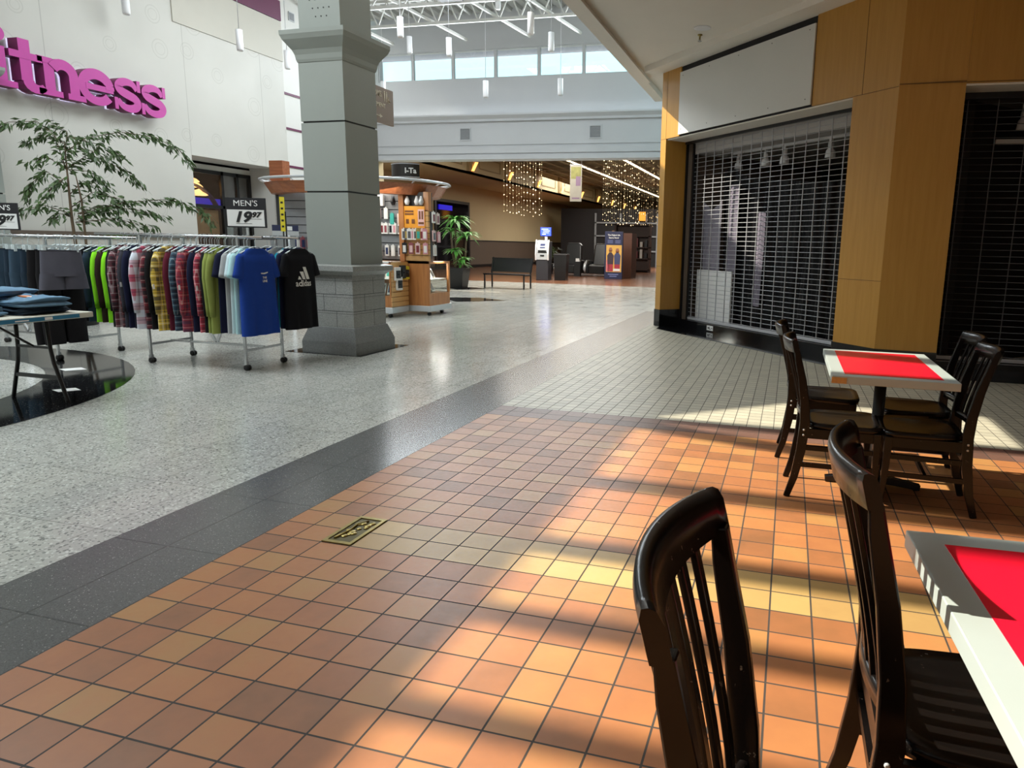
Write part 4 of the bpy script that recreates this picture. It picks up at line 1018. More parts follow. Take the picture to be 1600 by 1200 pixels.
b = MB(); b.box(-10.6, -10.55, 10.5, 12.6, 2.1, 2.25); tag(b.build('neon_strip', emis('blue_glow', '2a1fd0', .5)), 'dim blue light strip inside the dark store', 'light')

# ficus tree behind the racks
r = thing('ficus_tree', 'tall airy ficus tree with drooping branches behind the clothes racks', 'tree', (-8.2, 7.0, 0))
b = MB(); b.lathe([(.19, 0), (.25, .42), (.27, .45), (.23, .45), (.22, .4)], n=24); b.build('pot', MT['pot'], r)
rv = Vector((.613, .79, 0)); dv = Vector((-.79, .613, 0)); rf = random.Random(11)
BR = [[(107,300),(100,262),(85,248),(60,252),(30,266)], [(107,290),(112,255),(98,244)], [(108,280),(130,262),(165,252),(200,255),(225,270),(233,284)], [(107,300),(130,280),(160,292),(184,314)], [(107,320),(88,303),(72,318),(64,338)],
      [(107,345),(130,325),(160,332),(152,352)], [(115,352),(160,336),(210,329),(240,340),(259,360)], [(107,352),(82,343),(58,352)], [(110,362),(150,356),(192,366)], [(107,300),(90,286),(70,296)], [(110,300),(128,300),(150,318)], [(107,330),(122,312),(144,322)], [(105,310),(92,322),(78,345)],
      [(107,270),(95,258),(70,270)], [(112,262),(140,268),(168,282)], [(107,355),(95,352),(85,362)], [(112,358),(128,345),(148,345)], [(113,352),(140,340),(175,345),(205,352)], [(112,275),(130,275),(150,285)]]
tk = MB(); tk.tube([(0, 0, .35), (.02, .01, 1.0), (0, 0, 1.6), (.01, 0, 2.1), (0, .02, 2.75)], [.028, .024, .02, .015, .006], 8)
tk.tube([(.03, .02, .4), (.1, .1, 1.2), (.08, .12, 1.9), (.04, .1, 2.3)], [.022, .018, .014, .006], 8)
lf = MB()
def leaf(b, p, d, ln, w, nrm):
    d = d.normalized(); s = d.cross(nrm).normalized(); q = p+d*ln*.5-Vector((0,0,ln*.06))
    b.add([p, q+s*w*.5, p+d*ln-Vector((0,0,ln*.2)), q-s*w*.5], [(0,1,2,3)])
for bp in BR:
    dep = rf.uniform(-.35, .35); P = []
    for i, (px, py) in enumerate(bp): f = i/(len(bp)-1); P.append(rv*((px-107)/80)+dv*dep*f+Vector((0, 0, 1.4+(375-py)/80)))
    tk.tube(P, [.008]+[.005]*(len(P)-2)+[.002], 5)
    for i in range(len(P)-1):
        seg = P[i+1]-P[i]; n = int(seg.length*120)
        for k in range(n):
            f = rf.random(); p = P[i]+seg*f+Vector([rf.uniform(-.05, .05) for _ in range(3)])
            if i == 0 and rf.random() < .4: continue
            d = seg.normalized()*.6+Vector((rf.uniform(-.8, .8), rf.uniform(-.8, .8), rf.uniform(-1.0, .15)))
            leaf(lf, p, d, rf.uniform(.08, .13), rf.uniform(.03, .048), Vector((rf.uniform(-1, 1), rf.uniform(-1, 1), rf.uniform(.2, 1))))
tk.build('trunk', MT['bark'], r); lf.build('foliage', MT['leafdk'], r)

# ================================================================== KIOSK
KX, KY = -6.05, 11.45
r = thing('kiosk', 'wooden phone accessory kiosk with curved canopy behind the grey pillar', 'kiosk', (KX, KY, 0))
def kb(x0, x1, y0, y1, z0, z1): return (x0-KX, x1-KX, y0-KY, y1-KY, z0, z1)
b = MB(); b.box(*kb(-7.5, -4.6, 9.93, 10.52, .08, .19)); b.box(*kb(-7.9, -4.17, 10.54, 11.4, .08, .19)); b.build('skirt', MT['silver'], r, bevel=.01)
b = MB(); b.box(*kb(-7.48, -4.63, 9.95, 10.52, .19, .4)); b.box(*kb(-7.48, -4.63, 10.3, 10.52, .4, 1.02)); b.box(*kb(-4.66, -4.62, 9.95, 10.0, .4, 1.02)); b.build('front_counter', MT['wood'], r)
b = MB(); b.box(*kb(-7.88, -4.72, 10.56, 11.36, .19, 1.02)); b.box(*kb(-4.72, -4.19, 10.555, 10.6, .19, 1.02)); b.box(*kb(-4.72, -4.19, 10.6, 11.36, .19, .42)); b.box(*kb(-4.72, -4.18, 10.555, 11.36, .98, 1.02)); b.box(*kb(-4.22, -4.18, 11.3, 11.36, .42, .98)); b.build('side_counter', MT['wood'], r)
b = MB(); b.box(*kb(-4.195, -4.185, 10.6, 11.3, .42, .98)); b.box(*kb(-7.4, -4.66, 9.955, 9.965, .4, .98)); b.build('showcase_glass', MT['glasscase'], r)
b = MB(); b.box(*kb(-4.7, -4.22, 10.62, 11.28, .68, .69)); b.box(*kb(-7.4, -4.66, 9.97, 10.3, .7, .71)); b.box(*kb(-7.4, -4.63, 9.95, 10.3, .99, 1.02)); b.build('shelf', MT['card'], r)
b = MB(); b.box(*kb(-4.72, -4.7, 10.62, 11.3, .42, .98)); b.build('showcase_back', MT['card'], r)
b = MB()
for k in range(9): b.box(*kb(-4.63, -4.612, 9.95, 10.52, .2+k*.091, .2+k*.091+.08))
b.build('slat_end_panel', MT['slat'], r)
b = MB(); b.box(*kb(-7.6, -4.25, 10.66, 10.84, 1.02, 2.3)); b.build('tower_core', MT['dkgray'], r)
b = MB()
for k in range(8): b.box(*kb(-7.5, -4.78, 10.63, 10.66, 1.05+k*.155, 1.05+k*.155+.14))
b.build('grey_slatwall', MT['slatgray'], r)
b = MB()
for k in range(9): b.box(*kb(-4.74, -4.21, 10.6, 10.66, 1.03+k*.105, 1.03+k*.105+.096))
b.build('maple_slatwall', MT['slat'], r)
b = MB(); b.box(*kb(-4.8, -4.7, 10.56, 10.68, 1.02, 2.3)); b.box(*kb(-4.3, -4.2, 10.6, 10.72, 1.95, 2.3)); b.build('post', MT['wood'], r)
def ring(rx, ry, n=28): return [(rx*sgp(math.cos(2*math.pi*i/n), .9), -.35+ry*sgp(math.sin(2*math.pi*i/n), .9)) for i in range(n)]
b = MB(); n = 28; o1, o2, i1 = ring(1.68, 1.2), ring(1.8, 1.32), ring(1.46, 1.0)
vs = [(x, y, 2.24) for x, y in o1]+[(x, y, 2.44) for x, y in o2]+[(x, y, 2.44) for x, y in i1]+[(x, y, 2.24) for x, y in i1]
b.add(vs, [(k*n+i, k*n+(i+1) % n, ((k+1) % 4)*n+(i+1) % n, ((k+1) % 4)*n+i) for k in range(4) for i in range(n)]); b.build('canopy', MT['woodred'], r)
b = MB(); rg = [(*p, 2.5) for p in ring(1.86, 1.4)]; b.tube(rg+[rg[0]], .025, 8, cap=False); 
for k in range(0, 28, 2): b.bar((*ring(1.74, 1.27)[k], 2.44), (*ring(1.84, 1.38)[k], 2.5), .02)
b.build('top_ring', MT['silver'], r)
b = MB(); b.box(*kb(-7.4, -7.1, 10.3, 10.5, 2.44, 2.85)); b.build('canopy_post', MT['woodred'], r)
sg = MB(); ax, ay = -4.62-KX, 10.75-KY
A = [R(-140+i*8) for i in range(14)]
vs = []; rr_ = .36
for a in A: vs += [(ax+rr_*math.cos(a), ay+rr_*math.sin(a), 2.54), (ax+rr_*math.cos(a), ay+rr_*math.sin(a), 2.8), (ax+(rr_-.04)*math.cos(a), ay+(rr_-.04)*math.sin(a), 2.54), (ax+(rr_-.04)*math.cos(a), ay+(rr_-.04)*math.sin(a), 2.8)]
m = len(A); fs = []
for i in range(m-1):
    q = 4*i; fs += [(q, q+4, q+5, q+1), (q+2, q+3, q+7, q+6), (q+1, q+5, q+7, q+3), (q, q+2, q+6, q+4)]
fs += [(0, 1, 3, 2), (4*m-4, 4*m-2, 4*m-1, 4*m-3)]
sg.add(vs, fs); so = sg.build('name_sign', M('kiosk_sign_black', '1d1a16', .35), r)
b = MB()
for z in (2.545, 2.78):
    for i in range(m-1):
        p, q = A[i], A[i+1]; e = rr_+.004; b.bar((ax+e*math.cos(p), ay+e*math.sin(p), z+.006), (ax+e*math.cos(q), ay+e*math.sin(q), z+.006), .006, .012)
b.build('sign_rim', MT['silver'], so)
def on_ring(me, a0, name):
    for v in me.vertices:
        a = a0+v.co.x/rr_; e = rr_+.004-v.co.y*.2; v.co = Vector((ax+e*math.cos(a), ay+e*math.sin(a), 2.66+v.co.z))
    me.materials.clear(); me.materials.append(MT['card']); q = bpy.data.objects.new(name, me); COL.objects.link(q); q.parent = so
on_ring(text_mesh('I-Ta', .13, .004, bold=.004), R(-62), 'sign_lettering')
for x, y in ((-4.3, 11.2), (-4.25, 10.62), (-4.7, 10.0), (-6.0, 10.0), (-7.3, 10.0)): b = MB(); caster(b, x-KX, y-KY, 1, .032); b.build('caster', [MT['silver'], MT['tire']], r)
b = MB(); b.box(*kb(-4.73, -4.27, 10.585, 10.597, 1.64, 2.04)); po = b.build('orange_poster', MT['orange'], r)
b = MB(); b.box(*kb(-4.41, -4.28, 10.58, 10.584, 1.68, 1.98)); b.build('poster_panel', MT['pinkc'], po)
b = MB()
for x0, x1, z0, z1 in ((-4.68, -4.5, 1.93, 1.96), (-4.68, -4.5, 1.88, 1.91), (-4.66, -4.6, 1.72, 1.8), (-4.54, -4.48, 1.72, 1.8), (-4.39, -4.355, 1.8, 1.95), (-4.335, -4.3, 1.8, 1.95), (-4.4, -4.29, 1.71, 1.75)): b.box(*kb(x0, x1, 10.577, 10.58, z0, z1))
b.build('poster_print', M('poster_brown_ink', '6a3a12', .6), po)
# phone cases hung on the kiosk
CM = [M('case_'+c, c, .35) for c in ('d9d9d6', 'd8b9b8', 'e4e2de', '3fa598', 'd6c4bb', '55555c', '7a3136', '1b1b22', '8a4a52', 'c98f98', 'a08a4a', '2a3558')]
def case_mesh(w, h, t):
    b = MB(); b.box(-w/2, w/2, -t/2, t/2, -h, 0); b.box(-w*.32, w*.32, -t/2-.002, -t/2, -h*.86, -h*.22, 1); b.box(-.012, .012, -.002, .002, 0, .02); return b.mesh('phone_case')
CAS = case_mesh(.085, .2, .022); CAS.materials.append(CM[0]); CAS.materials.append(CM[7])
rk = random.Random(8)
def case(x, y, z, rz, ci, cj, lb, grp):
    o = bpy.data.objects.new('phone_case', CAS); COL.objects.link(o); o.location = (x, y, z); o.rotation_euler = (0, 0, rz)
    for k, c in ((0, ci), (1, cj)): o.material_slots[k].link = 'OBJECT'; o.material_slots[k].material = CM[c]
    tag(o, lb, 'phone case', grp)
CN = ['white', 'dusty pink', 'ivory', 'turquoise', 'beige', 'grey', 'wine red', 'black', 'mauve', 'rose', 'gold', 'navy']
for rn, z, items in (('top', 2.0, (0, 1, 2, 3, 4)), ('middle', 1.72, (5, 4, 6, 8, 7, 9, 5)), ('bottom', 1.31, (2, 9, 0, 2, 0))):
    n = len(items); 
    for k, c in enumerate(items):
        x = -5.36+k*(.56/(n-1)); zz = z-(.1 if rn == 'top' and k > 2 else 0)
        case(x, 10.6-.02*(k % 2)-.02, zz, R(-8), 0 if rn != 'top' or k == 0 else c, c if c else 11, '%s phone case on the grey slatwall, %s from left, %s row' % (CN[c], ORD[k], rn), 'phone cases on the grey slatwall')
for rn, z, n, c0 in (('upper', 1.62, 8, (0, 5, 0, 4, 0, 10, 1, 9)), ('lower', 1.36, 4, (7, 8, 1, 9))):
    for k in range(n):
        x = -4.68+k*(.44/(n-1)); c = c0[k]
        case(x, 10.53-.012*(k % 3), z, R(20), c, (c+5) % 12, '%s phone case on the maple slatwall, %s from left, %s row' % (CN[c], ORD[k], rn), 'phone cases on the maple slatwall')
for k, (y, z, c) in enumerate(((10.7, 1.94, 2), (10.86, 1.92, 4), (10.7, 1.6, 1), (10.88, 1.58, 9), (10.72, 1.33, 0))):
    case(-4.15, y, z, R(80), c, (c+4) % 12, '%s phone case at the right end of the kiosk tower, %s from top' % (CN[c], ORD[k]), 'phone cases at the kiosk tower end')
# gadgets on top shelf and in showcases
b = MB(); b.box(-.16, .16, -.03, .03, 0, .2); o = tag(b.build('white_box', MT['card'], loc=(-5.28, 10.58, 2.04)), 'white product box with a black figure at the top of the grey slatwall', 'box')
b = MB(); b.box(.02, .09, -.033, -.03, .05, .15); b.box(0, .1, -.033, -.03, .02, .035); b.build('print', MT['ink'], o)
for k, (x, c) in enumerate(((-4.95, 'black'), (-4.62, 'lamp'), (-4.42, 'lamp'), (-4.33, 'silver'))):
    b = MB(); b.lathe([(.03, 0), (.05, .06), (.035, .1), (.015, .16)], n=14); tag(b.build('gadget', MT[c], loc=(x, 10.62 if k == 0 else 10.57, 2.06)), 'small %s gadget under the kiosk canopy, %s from the left' % (('black', 'white', 'white', 'silver')[k], ORD[k]), 'gadget', 'gadgets under the kiosk canopy')
for k, (y, z, w) in enumerate(((10.75, .69, .18), (11.02, .69, .16), (10.72, .43, .2), (11.0, .43, .2))):
    b = MB(); b.box(-.02, .02, -w/2, w/2, 0, .2); b.box(.02, .024, -w*.35, w*.35, .03, .17, 1)
    tag(b.build('boxed_accessory', [MT['card'], CM[(5, 7, 9, 5)[k]]], loc=(-4.36, y, z), rot=(0, R(-28), R(10))), '%s accessory box leaning in the right glass showcase, %s' % (('grey', 'black', 'rose', 'grey')[k], ('upper shelf near the corner', 'upper shelf at the back', 'lower shelf near the corner', 'lower shelf at the back')[k]), 'box', 'boxes in the right showcase')
for k, (x, z) in enumerate(((-4.78, .71), (-4.9, .71), (-4.76, .41), (-4.9, .41))):
    b = MB(); b.box(-.05, .05, -.01, .01, 0, .22); b.box(-.035, .035, -.013, -.01, .04, .18, 1); tag(b.build('boxed_accessory', [MT['card'], CM[(3, 5, 11, 5)[k]]], loc=(x, 10.1, z), rot=(R(-20), 0, 0)), 'white accessory box in the front glass counter, %s shelf, %s' % (('upper', 'upper', 'lower', 'lower')[k], ('right', 'left')[k % 2]), 'box', 'boxes in the front counter')
for k, (y, z, c) in enumerate(((10.1, .92, 'card'), (10.15, .74, 'card'), (10.28, .95, 'ink'), (10.4, .93, 'yel'))):
    b = MB(); b.box(0, .04, -.07, .07, -.24, 0); b.box(.04, .055, -.05, .05, -.2, -.06, 1); b.lathe([(.03, -.1), (.03, -.14)], (.05, 0, 0), 12, 1)
    tag(b.build('headset_pack', [MT[c], MT['ink']], loc=(-4.6, y, z), rot=(0, 0, R(-10))), 'hanging headset pack on the slatted end panel, %s' % ('upper front, white', 'lower front, white with black earbuds', 'middle, black', 'back, yellow')[k], 'package', 'packs on the slatted end panel')
# display stand with yellow strip, left of the pillar
r = thing('display_stand', 'phone case display stand with navy header card left of the pillar', 'display', (-6.1, 9.15, 0), R(35))
b = MB(); b.lathe([(.25, 0), (.25, .03), (.03, .05), (.025, 1.45)], n=20); b.build('stand', MT['silver'], r)
b = MB(); b.box(-.26, .16, -.01, .01, 1.44, 1.62); b.box(-.26, .16, -.011, -.01, 1.52, 1.62, 1); b.box(-.02, .06, -.0125, -.011, 1.53, 1.6, 2); b.build('header_card', [MT['silver'], MT['navycard'], MT['card']], r)
b = MB(); b.box(-.3, .34, -.02, .02, 1.2, 1.44); b.build('back_panel', MT['slatgray'], r)
for k, (x, c) in enumerate(((.14, 11), (.22, 8), (.3, 5))):
    o = bpy.data.objects.new('phone_case', CAS); COL.objects.link(o); a = R(35); o.location = (-6.1+x*math.cos(a)+.05*math.sin(a), 9.15+x*math.sin(a)-.05*math.cos(a), 1.42); o.rotation_euler = (0, 0, a+R(30))
    for q, cc in ((0, c), (1, (c+3) % 12)): o.material_slots[q].link = 'OBJECT'; o.material_slots[q].material = CM[cc]
    tag(o, '%s phone case on the display stand beside the pillar, %s' % (CN[c], ('left', 'middle', 'right')[k]), 'phone case', 'cases on the display stand')
r = thing('strip_sign', 'tall narrow yellow sign on a thin post above the shirt rack, left of the pillar', 'sign', (-5.25, 8.0, 0), R(30))
b = MB(); b.box(-.035, .035, -.004, .004, 1.5, 2.02); b.build('yellow_strip', MT['yel'], r); b = MB(); b.box(.03, .05, -.004, .01, 1.2, 1.8); b.lathe([(.15, 0), (.15, .02), (.012, .03), (.012, 1.5)], n=14); b.build('post', MT['black'], r)
b = MB()
for k in range(5): b.box(-.02, .015, -.0055, -.004, 1.56+k*.09, 1.59+k*.09)
b.build('print', MT['ink'], r)

# ================================================================== BACK CORRIDOR
b = MB(); b.box(-15.2, -15, 17.5, 63, 1.5, 5.75); struct(b.build('wall_corridor', MT['tan']))
b = MB(); b.box(-15.19, -14.98, 17.5, 63, .16, 1.47); b.box(-15.19, -14.95, 17.5, 63, 1.47, 1.53, 1); struct(b.build('trim_20', [MT['dado'], MT['darkint']]), 'dark wainscot along the tan corridor wall')
b = MB(); b.box(-15.19, -14.96, 17.5, 63, 0, .16); struct(b.build('baseboard_corridor', MT['black']))
b = MB(); b.box(-11.9, -11.7, 17.5, 63, 4.42, 5.75); b.box(-15, -11.7, 17.5, 63, 4.42, 4.5); b.box(-11.9, -9.5, 17.25, 17.5, 0, 5.75) ; struct(b.build('wall_corridor_soffit', MT['tan']))
b = MB()
for k in range(10):
    y = 25.8+k*4.15
    for z in (4.7, 5.2): b.box(-11.69, -11.67, y-1.2, y+1.2, z, z+.05)
    for yy in (y-1.2, y+1.15): b.box(-11.69, -11.67, yy, yy+.05, 4.75, 5.2)
    b.box(-11.7, -11.6, y+1.7, y+2.2, 4.5, 5.6)
struct(b.build('trim_21', M('soffit_moulding', '93805c', .7)), 'moulded panels and piers along the corridor soffit')
GLOW = emis('sconce_glow', 'ffb35c', 2.6)
sc0 = None
for k in range(9):
    y = 27.85+4.15*k
    if k == 0:
        sc0 = thing('wall_sconce', '', 'wall lamp'); q = MB()
        q.grid(lambda i, j: (.1+.12*math.sin(math.pi*i/8)*(.5+.5*j/6), -.13+.26*i/8*(1-.4*j/6)+.4*j/6, -.2+.42*j/6), 9, 7); q.build('glowing_shade', GLOW, sc0)
        q = MB(); q.box(0, .1, -.06, .06, -.1, .1); q.build('bracket', MT['brass'], sc0)
    o = sc0 if k == 0 else copy_tree(sc0)
    o.location = (-11.68, y, 4.72); o['label'] = 'glowing orange flame-shaped sconce on the corridor soffit, %s from the left' % ORD[k]; o['group'] = 'corridor sconces'
b = MB(); b.box(-15.2, .6, 17.5, 63, 5.75, 5.82)
struct(b.build('ceiling_corridor', M('corridor_deck', '6f665a', .7)))
b = MB(); b.box(-22, 8, 17.51, 63, 5.82, 5.85); struct(b.build('roof_corridor_bounce', MT['white']))  # unseen white sheet added to bounce sun up onto the eave
b = MB()
for k in range(30): b.box(-11.7, .5, 19+k*1.45, 19.07+k*1.45, 5.45, 5.75); 
for k in range(14): b.box(-11.5+k*.85, -11.46+k*.85, 18, 62, 5.4, 5.46)
struct(b.build('trim_22', M('corridor_joist', 'a0947c', .5)), 'roof joists over the corridor')
TL = emis('tube_glow', 'ffe9bd', 7); t0 = None
for row_, x in (('left', -8.1), ('right', -5.35)):
    for k in range(11):
        y = 30+k*2.65
        if t0 is None:
            t0 = thing('tube_light', '', 'ceiling light'); q = MB(); q.box(-.06, .06, -1.2, 1.2, .02, .1); q.build('housing', MT['lamp'], t0); q = MB(); q.box(-.05, .05, -1.18, 1.18, -.02, .02); q.build('tube', TL, t0); o = t0
        else: o = copy_tree(t0)
        o.location = (x, y, 5.3); o['label'] = 'fluorescent ceiling light over the back corridor, %s row, %s from the concourse' % (row_, ORD[k]); o['group'] = 'corridor ceiling lights'
b = MB(); b.box(-15.2, .6, 62.8, 63, 0, 5.75); b.box(.4, .6, 17.5, 63, 0, 5.75); struct(b.build('wall_corridor_end', MT['dado']))
b = MB(); b.box(-15.3, -14.93, 30.5, 34.4, 0, 3.55)
d = struct(b.build('door_2', MT['black'])); g = MB(); g.box(-14.93, -14.92, 30.7, 34.2, .1, 3.4); g.build('pane', MT['glassblack'], d)
b = MB(); b.box(-14.9, -14.85, 30.8, 32.2, 3.0, 3.25); tag(b.build('neon_strip', emis('blue_panel', '2418d8', .6)), 'dim blue light at the top of the black doorway beside the plant', 'light')
# shop at the corridor end
b = MB(); b.box(-13.5, -4, 46, 46.2, 0, 3.9); struct(b.build('wall_corridor_shop', MT['darkint']))
b = MB()
for z in (1.0, 2.0, 2.9): b.box(-11, -6.6, 45.9, 46, z, z+.1)
for x in (-11, -9.2, -7.4, -6.6): b.box(x, x+.12, 45.9, 46, 0, 3.6)
struct(b.build('window_9', MT['slatgray'])); b = MB(); b.prism([(-9.4, 44.6), (-8.7, 44.6), (-8.7, 45.5), (-9.4, 45.5)], 0, 2.4)
tag(b.build('stone_column', M('brown_stone', '6a5138', .8, var=.4, scale=4)), 'brown stone column beside the dark shop window behind the massage chairs', 'column')
r = thing('product_shelf', 'tall dark shelf unit with small goods at the right end of the back corridor', 'shelf', (-6.0, 36, 0))
b = MB(); b.box(-1.0, -.9, -.2, .2, 0, 2.6); b.box(.9, 1, -.2, .2, 0, 2.6); b.box(-1, 1, .15, .2, 0, 2.6)
for z in (.1, .7, 1.3, 1.9, 2.5): b.box(-1, 1, -.2, .2, z, z+.05)
b.build('frame', M('dark_red_wood', '3a1f14', .5), r)
for k in range(14):
    x = -.8+.26*(k % 7); z = (.75, 1.35)[k // 7]
    b = MB(); b.box(-.07, .07, -.08, .08, 0, .28+.1*(k % 3)); tag(b.build('boxed_good', CM[(6, 0, 9, 5, 6, 0, 7)[k % 7]], loc=(-6.0+x, 35.95, z)), '%s package on the dark corridor-end unit, %s shelf, %s from left' % (CN[(6, 0, 9, 5, 6, 0, 7)[k % 7]], ('lower', 'upper')[k // 7], ORD[k % 7]), 'package', 'goods on the dark shelf')
b = MB(); b.box(-.22, .22, -.03, .03, 0, .6); tag(b.build('orange_sign', emis('orange_sign_lit', 'e0902a', .7), loc=(-7.55, 45.6, 3.1)), 'orange lit sign above the dark shelf at the corridor end', 'sign')
b = MB(); b.prism([(-.55, -.5), (.35, -.5), (.35, .5), (-.55, .5)], 0, 1.95); tag(b.build('wooden_kiosk_block', M('brown_wood_block', '5f3a2a', .5), loc=(-4.75, 29.2, 0)), 'brown wooden counter end standing behind the poster stand', 'counter')

# bench, ATM, bin, massage chairs, poster stand
r = thing('bench', 'black metal bench with backrest in front of the cash machine', 'bench', (-6.2, 19.1, 0), R(-4))
b = MB(); b.grid(lambda i, j: (-.72+1.44*i/20, -.3+.5*j/8, .45-.03*math.sin(math.pi*j/8)), 21, 9); b.box(-.72, .72, -.31, -.28, .42, .46); b.build('seat', MT['black'], r)
b = MB(); b.grid(lambda i, j: (-.72+1.44*i/20, .2+.12*j/6+.02*math.sin(math.pi*j/6), .5+.42*j/6), 21, 7); b.box(-.72, .72, .31, .34, .9, .94); b.build('backrest', MT['black'], r)
for x in (-.68, .68):
    b = MB(); b.bar((x, -.27, 0), (x, -.27, .44), .04); b.bar((x, .22, 0), (x, .22, .5), .04); b.bar((x, -.27, .42), (x, .22, .42), .04); b.bar((x, .2, .45), (x, .34, .95), .04); b.build('leg', MT['black'], r)
r = thing('cash_machine', 'grey and silver cash machine with a lit blue topper against the back corridor', 'cash machine', (-7.0, 24.6, 0), R(6))
b = MB(); b.box(-.24, .24, -.3, .3, 0, .82); b.box(-.25, .25, -.05, .32, .82, 1.5); b.build('cabinet', M('atm_grey', '33343a', .4), r, bevel=.01)
for sx in (-.27, .22): b = MB(); b.sweep([(sx+.025, -.33, .78), (sx+.025, -.35, 1.0), (sx+.025, -.31, 1.25), (sx+.025, -.2, 1.55)], (.05, .08), (1, 0, 0)); b.build('side_trim', MT['lamp'], r, bevel=.008)
b = MB(); b.prism([(-.32, .8), (-.3, 1.05), (-.24, 1.3), (-.12, 1.53), (.0, 1.55), (.0, .8)], -.22, .22, M=Matrix(((0,0,1,0),(1,0,0,0),(0,1,0,0),(0,0,0,1)))); b.build('fascia', MT['silver'], r)
b = MB(); b.add([(-.1, -.262, 1.24), (.1, -.262, 1.24), (.1, -.19, 1.42), (-.1, -.19, 1.42)], [(0,1,2,3)]); b.build('screen', emis('atm_screen', '27305a', .5), r)
b = MB(); b.box(-.16, .16, -.325, -.27, 1.1, 1.16); b.box(-.08, .08, -.33, -.3, .93, .98); b.box(-.18, .18, -.3, -.25, 1.02, 1.09); b.build('keypad_and_slot', MT['ink'], r)
b = MB(); b.box(.06, .16, -.12, -.05, 1.5, 1.7); b.build('topper_post', MT['lamp'], r)
b = MB(); b.box(-.12, .32, -.14, -.06, 1.7, 2.04); tp = b.build('topper', M('topper_frame', '2438a8', .4), r, bevel=.01)
b = MB(); b.box(-.1, .3, -.144, -.14, 1.72, 2.02); b.build('topper_panel', emis('topper_lit', '3f5bff', 1.3), tp)
b = MB()
for x0, x1, z in ((-.06, .2, 1.95), (.0, .26, 1.89), (-.02, .22, 1.82), (-.04, .1, 1.76)): b.box(x0, x1, -.147, -.144, z, z+.025)
b.build('topper_print', emis('topper_print', 'cfd8ff', 1), tp)
r = thing('trash_bin', 'black square waste bin beside the cash machine', 'bin', (-6.36, 24.85, 0), R(6))
b = MB(); b.prism([(-.22, -.24), (.22, -.24), (.22, .24), (-.22, .24)], 0, .98, poly1=[(-.26, -.27), (.26, -.27), (.26, .27), (-.26, .27)]); b.build('body', MT['black'], r)
b = MB(); b.box(-.27, .27, -.28, .28, .98, 1.03); b.build('lid', MT['dkgray'], r, bevel=.01)
def massage(x, y, lb, rz):
    r = thing('massage_chair', lb, 'massage chair', (x, y, 0), rz, 'black massage chairs'); r.scale = (1.38, 1.2, 1.06)
    L_ = M('black_leather', '111114', .3) if 'leather' not in MT else MT['leather']; MT['leather'] = L_
    b = MB(); b.box(-.3, .3, -.35, .3, .12, .5); b.box(-.29, .29, -.5, -.35, .1, .48); b.build('seat', L_, r, bevel=.05)
    b = MB(); b.prism([(-.3, .45), (.3, .45), (.27, 1.3), (.2, 1.4), (-.2, 1.4), (-.27, 1.3)], .15, .38, M=Matrix(((1,0,0,0),(0,.9,.55,0),(0,-.25*0,0,0),(0,0,0,1))) if False else Matrix(((1,0,0,0),(0,.18,1,-.02),(0,1,0,0),(0,0,0,1)))); b.build('backrest', L_, r, bevel=.04)
    for s in (-1, 1):
        b = MB(); b.prism([(-.45, .1), (.35, .1), (.35, .62), (-.2, .68), (-.42, .5)], .3, .46, M=Matrix(((0,0,s,0),(1,0,0,0),(0,1,0,0),(0,0,0,1)))); b.build('arm', L_, r, bevel=.03)
        b = MB(); b.tube([(s*.39, -.47, .14), (s*.41, -.49, .3), (s*.4, -.44, .5), (s*.38, -.3, .66)], [.03, .05, .05, .03], 10); b.build('arm_trim', MT['silver'], r)
    return r
massage(-7.5, 29.6, 'black massage chair with silver arm tips, left one by the corridor wall', R(0)); massage(-6.15, 29.8, 'black massage chair with silver arm tips, right one beside the poster stand', R(0))
b = MB(); b.box(-.08, .08, -.02, .02, 0, .14); tag(b.build('paper_notice', MT['card'], loc=(-6.84, 28.55, .66)), 'small white notice between the two massage chairs', 'notice')
b = MB(); b.box(-.14, .14, -.12, .12, 0, .66); tag(b.build('coin_box', MT['black'], loc=(-6.84, 28.6, 0)), 'black pay box between the two massage chairs', 'pay box')
r = thing('poster_stand', 'tall navy poster stand showing two people on a yellow ground', 'poster stand', (-4.85, 27.3, 0), R(8))
b = MB(); b.box(-.38, .38, -.12, .12, 0, 1.98); b.build('body', MT['navycard'], r, bevel=.008)
b = MB(); b.box(-.31, .34, -.124, -.12, .3, 1.42); b.build('picture_ground', M('poster_yellow', 'd0a452', .5), r)
b = MB()
for cx, c in ((-.13, 0), (.16, 1)):
    b.lathe([(.06, -.08), (.075, 0), (.05, .09), (.01, .1)], (0, 0, 0), 14, 0, M=Matrix.Translation((cx, -.126, 1.22-.03*c)) @ Matrix.Scale(.05, 4, (0, 1, 0)))
    b.prism([(cx-.12, .62), (cx+.12, .62), (cx+.14, .98), (cx+.05, 1.12), (cx-.05, 1.12), (cx-.14, .98)], .1245, .127, 1+c, M=Matrix(((1,0,0,0),(0,0,-1,0),(0,1,0,0),(0,0,0,1))))
    b.prism([(cx-.11, .32), (cx+.11, .32), (cx+.12, .64), (cx-.12, .64)], .1243, .126, 3, M=Matrix(((1,0,0,0),(0,0,-1,0),(0,1,0,0),(0,0,0,1))))
b.box(-.3, -.16, -.126, -.124, .32, .8, 4); b.box(.0, .28, -.128, -.126, .34, .44, 5)
b.build('picture_figures', [M('poster_skin', '8a5c48', .6), M('poster_dark_top', '3a2c36', .6), M('poster_navy_top', '3c4468', .6), M('poster_red_skirt', 'a03040', .6), M('poster_pink', 'c86a78', .6), MT['card']], r)
text_obj('headline', 'The Digital Life', .085, MT['card'], r, (0, -.123, 1.83), bold=.002); text_obj('headline', 'Starts Here!', .085, MT['card'], r, (0, -.123, 1.72), bold=.002)
b = MB()
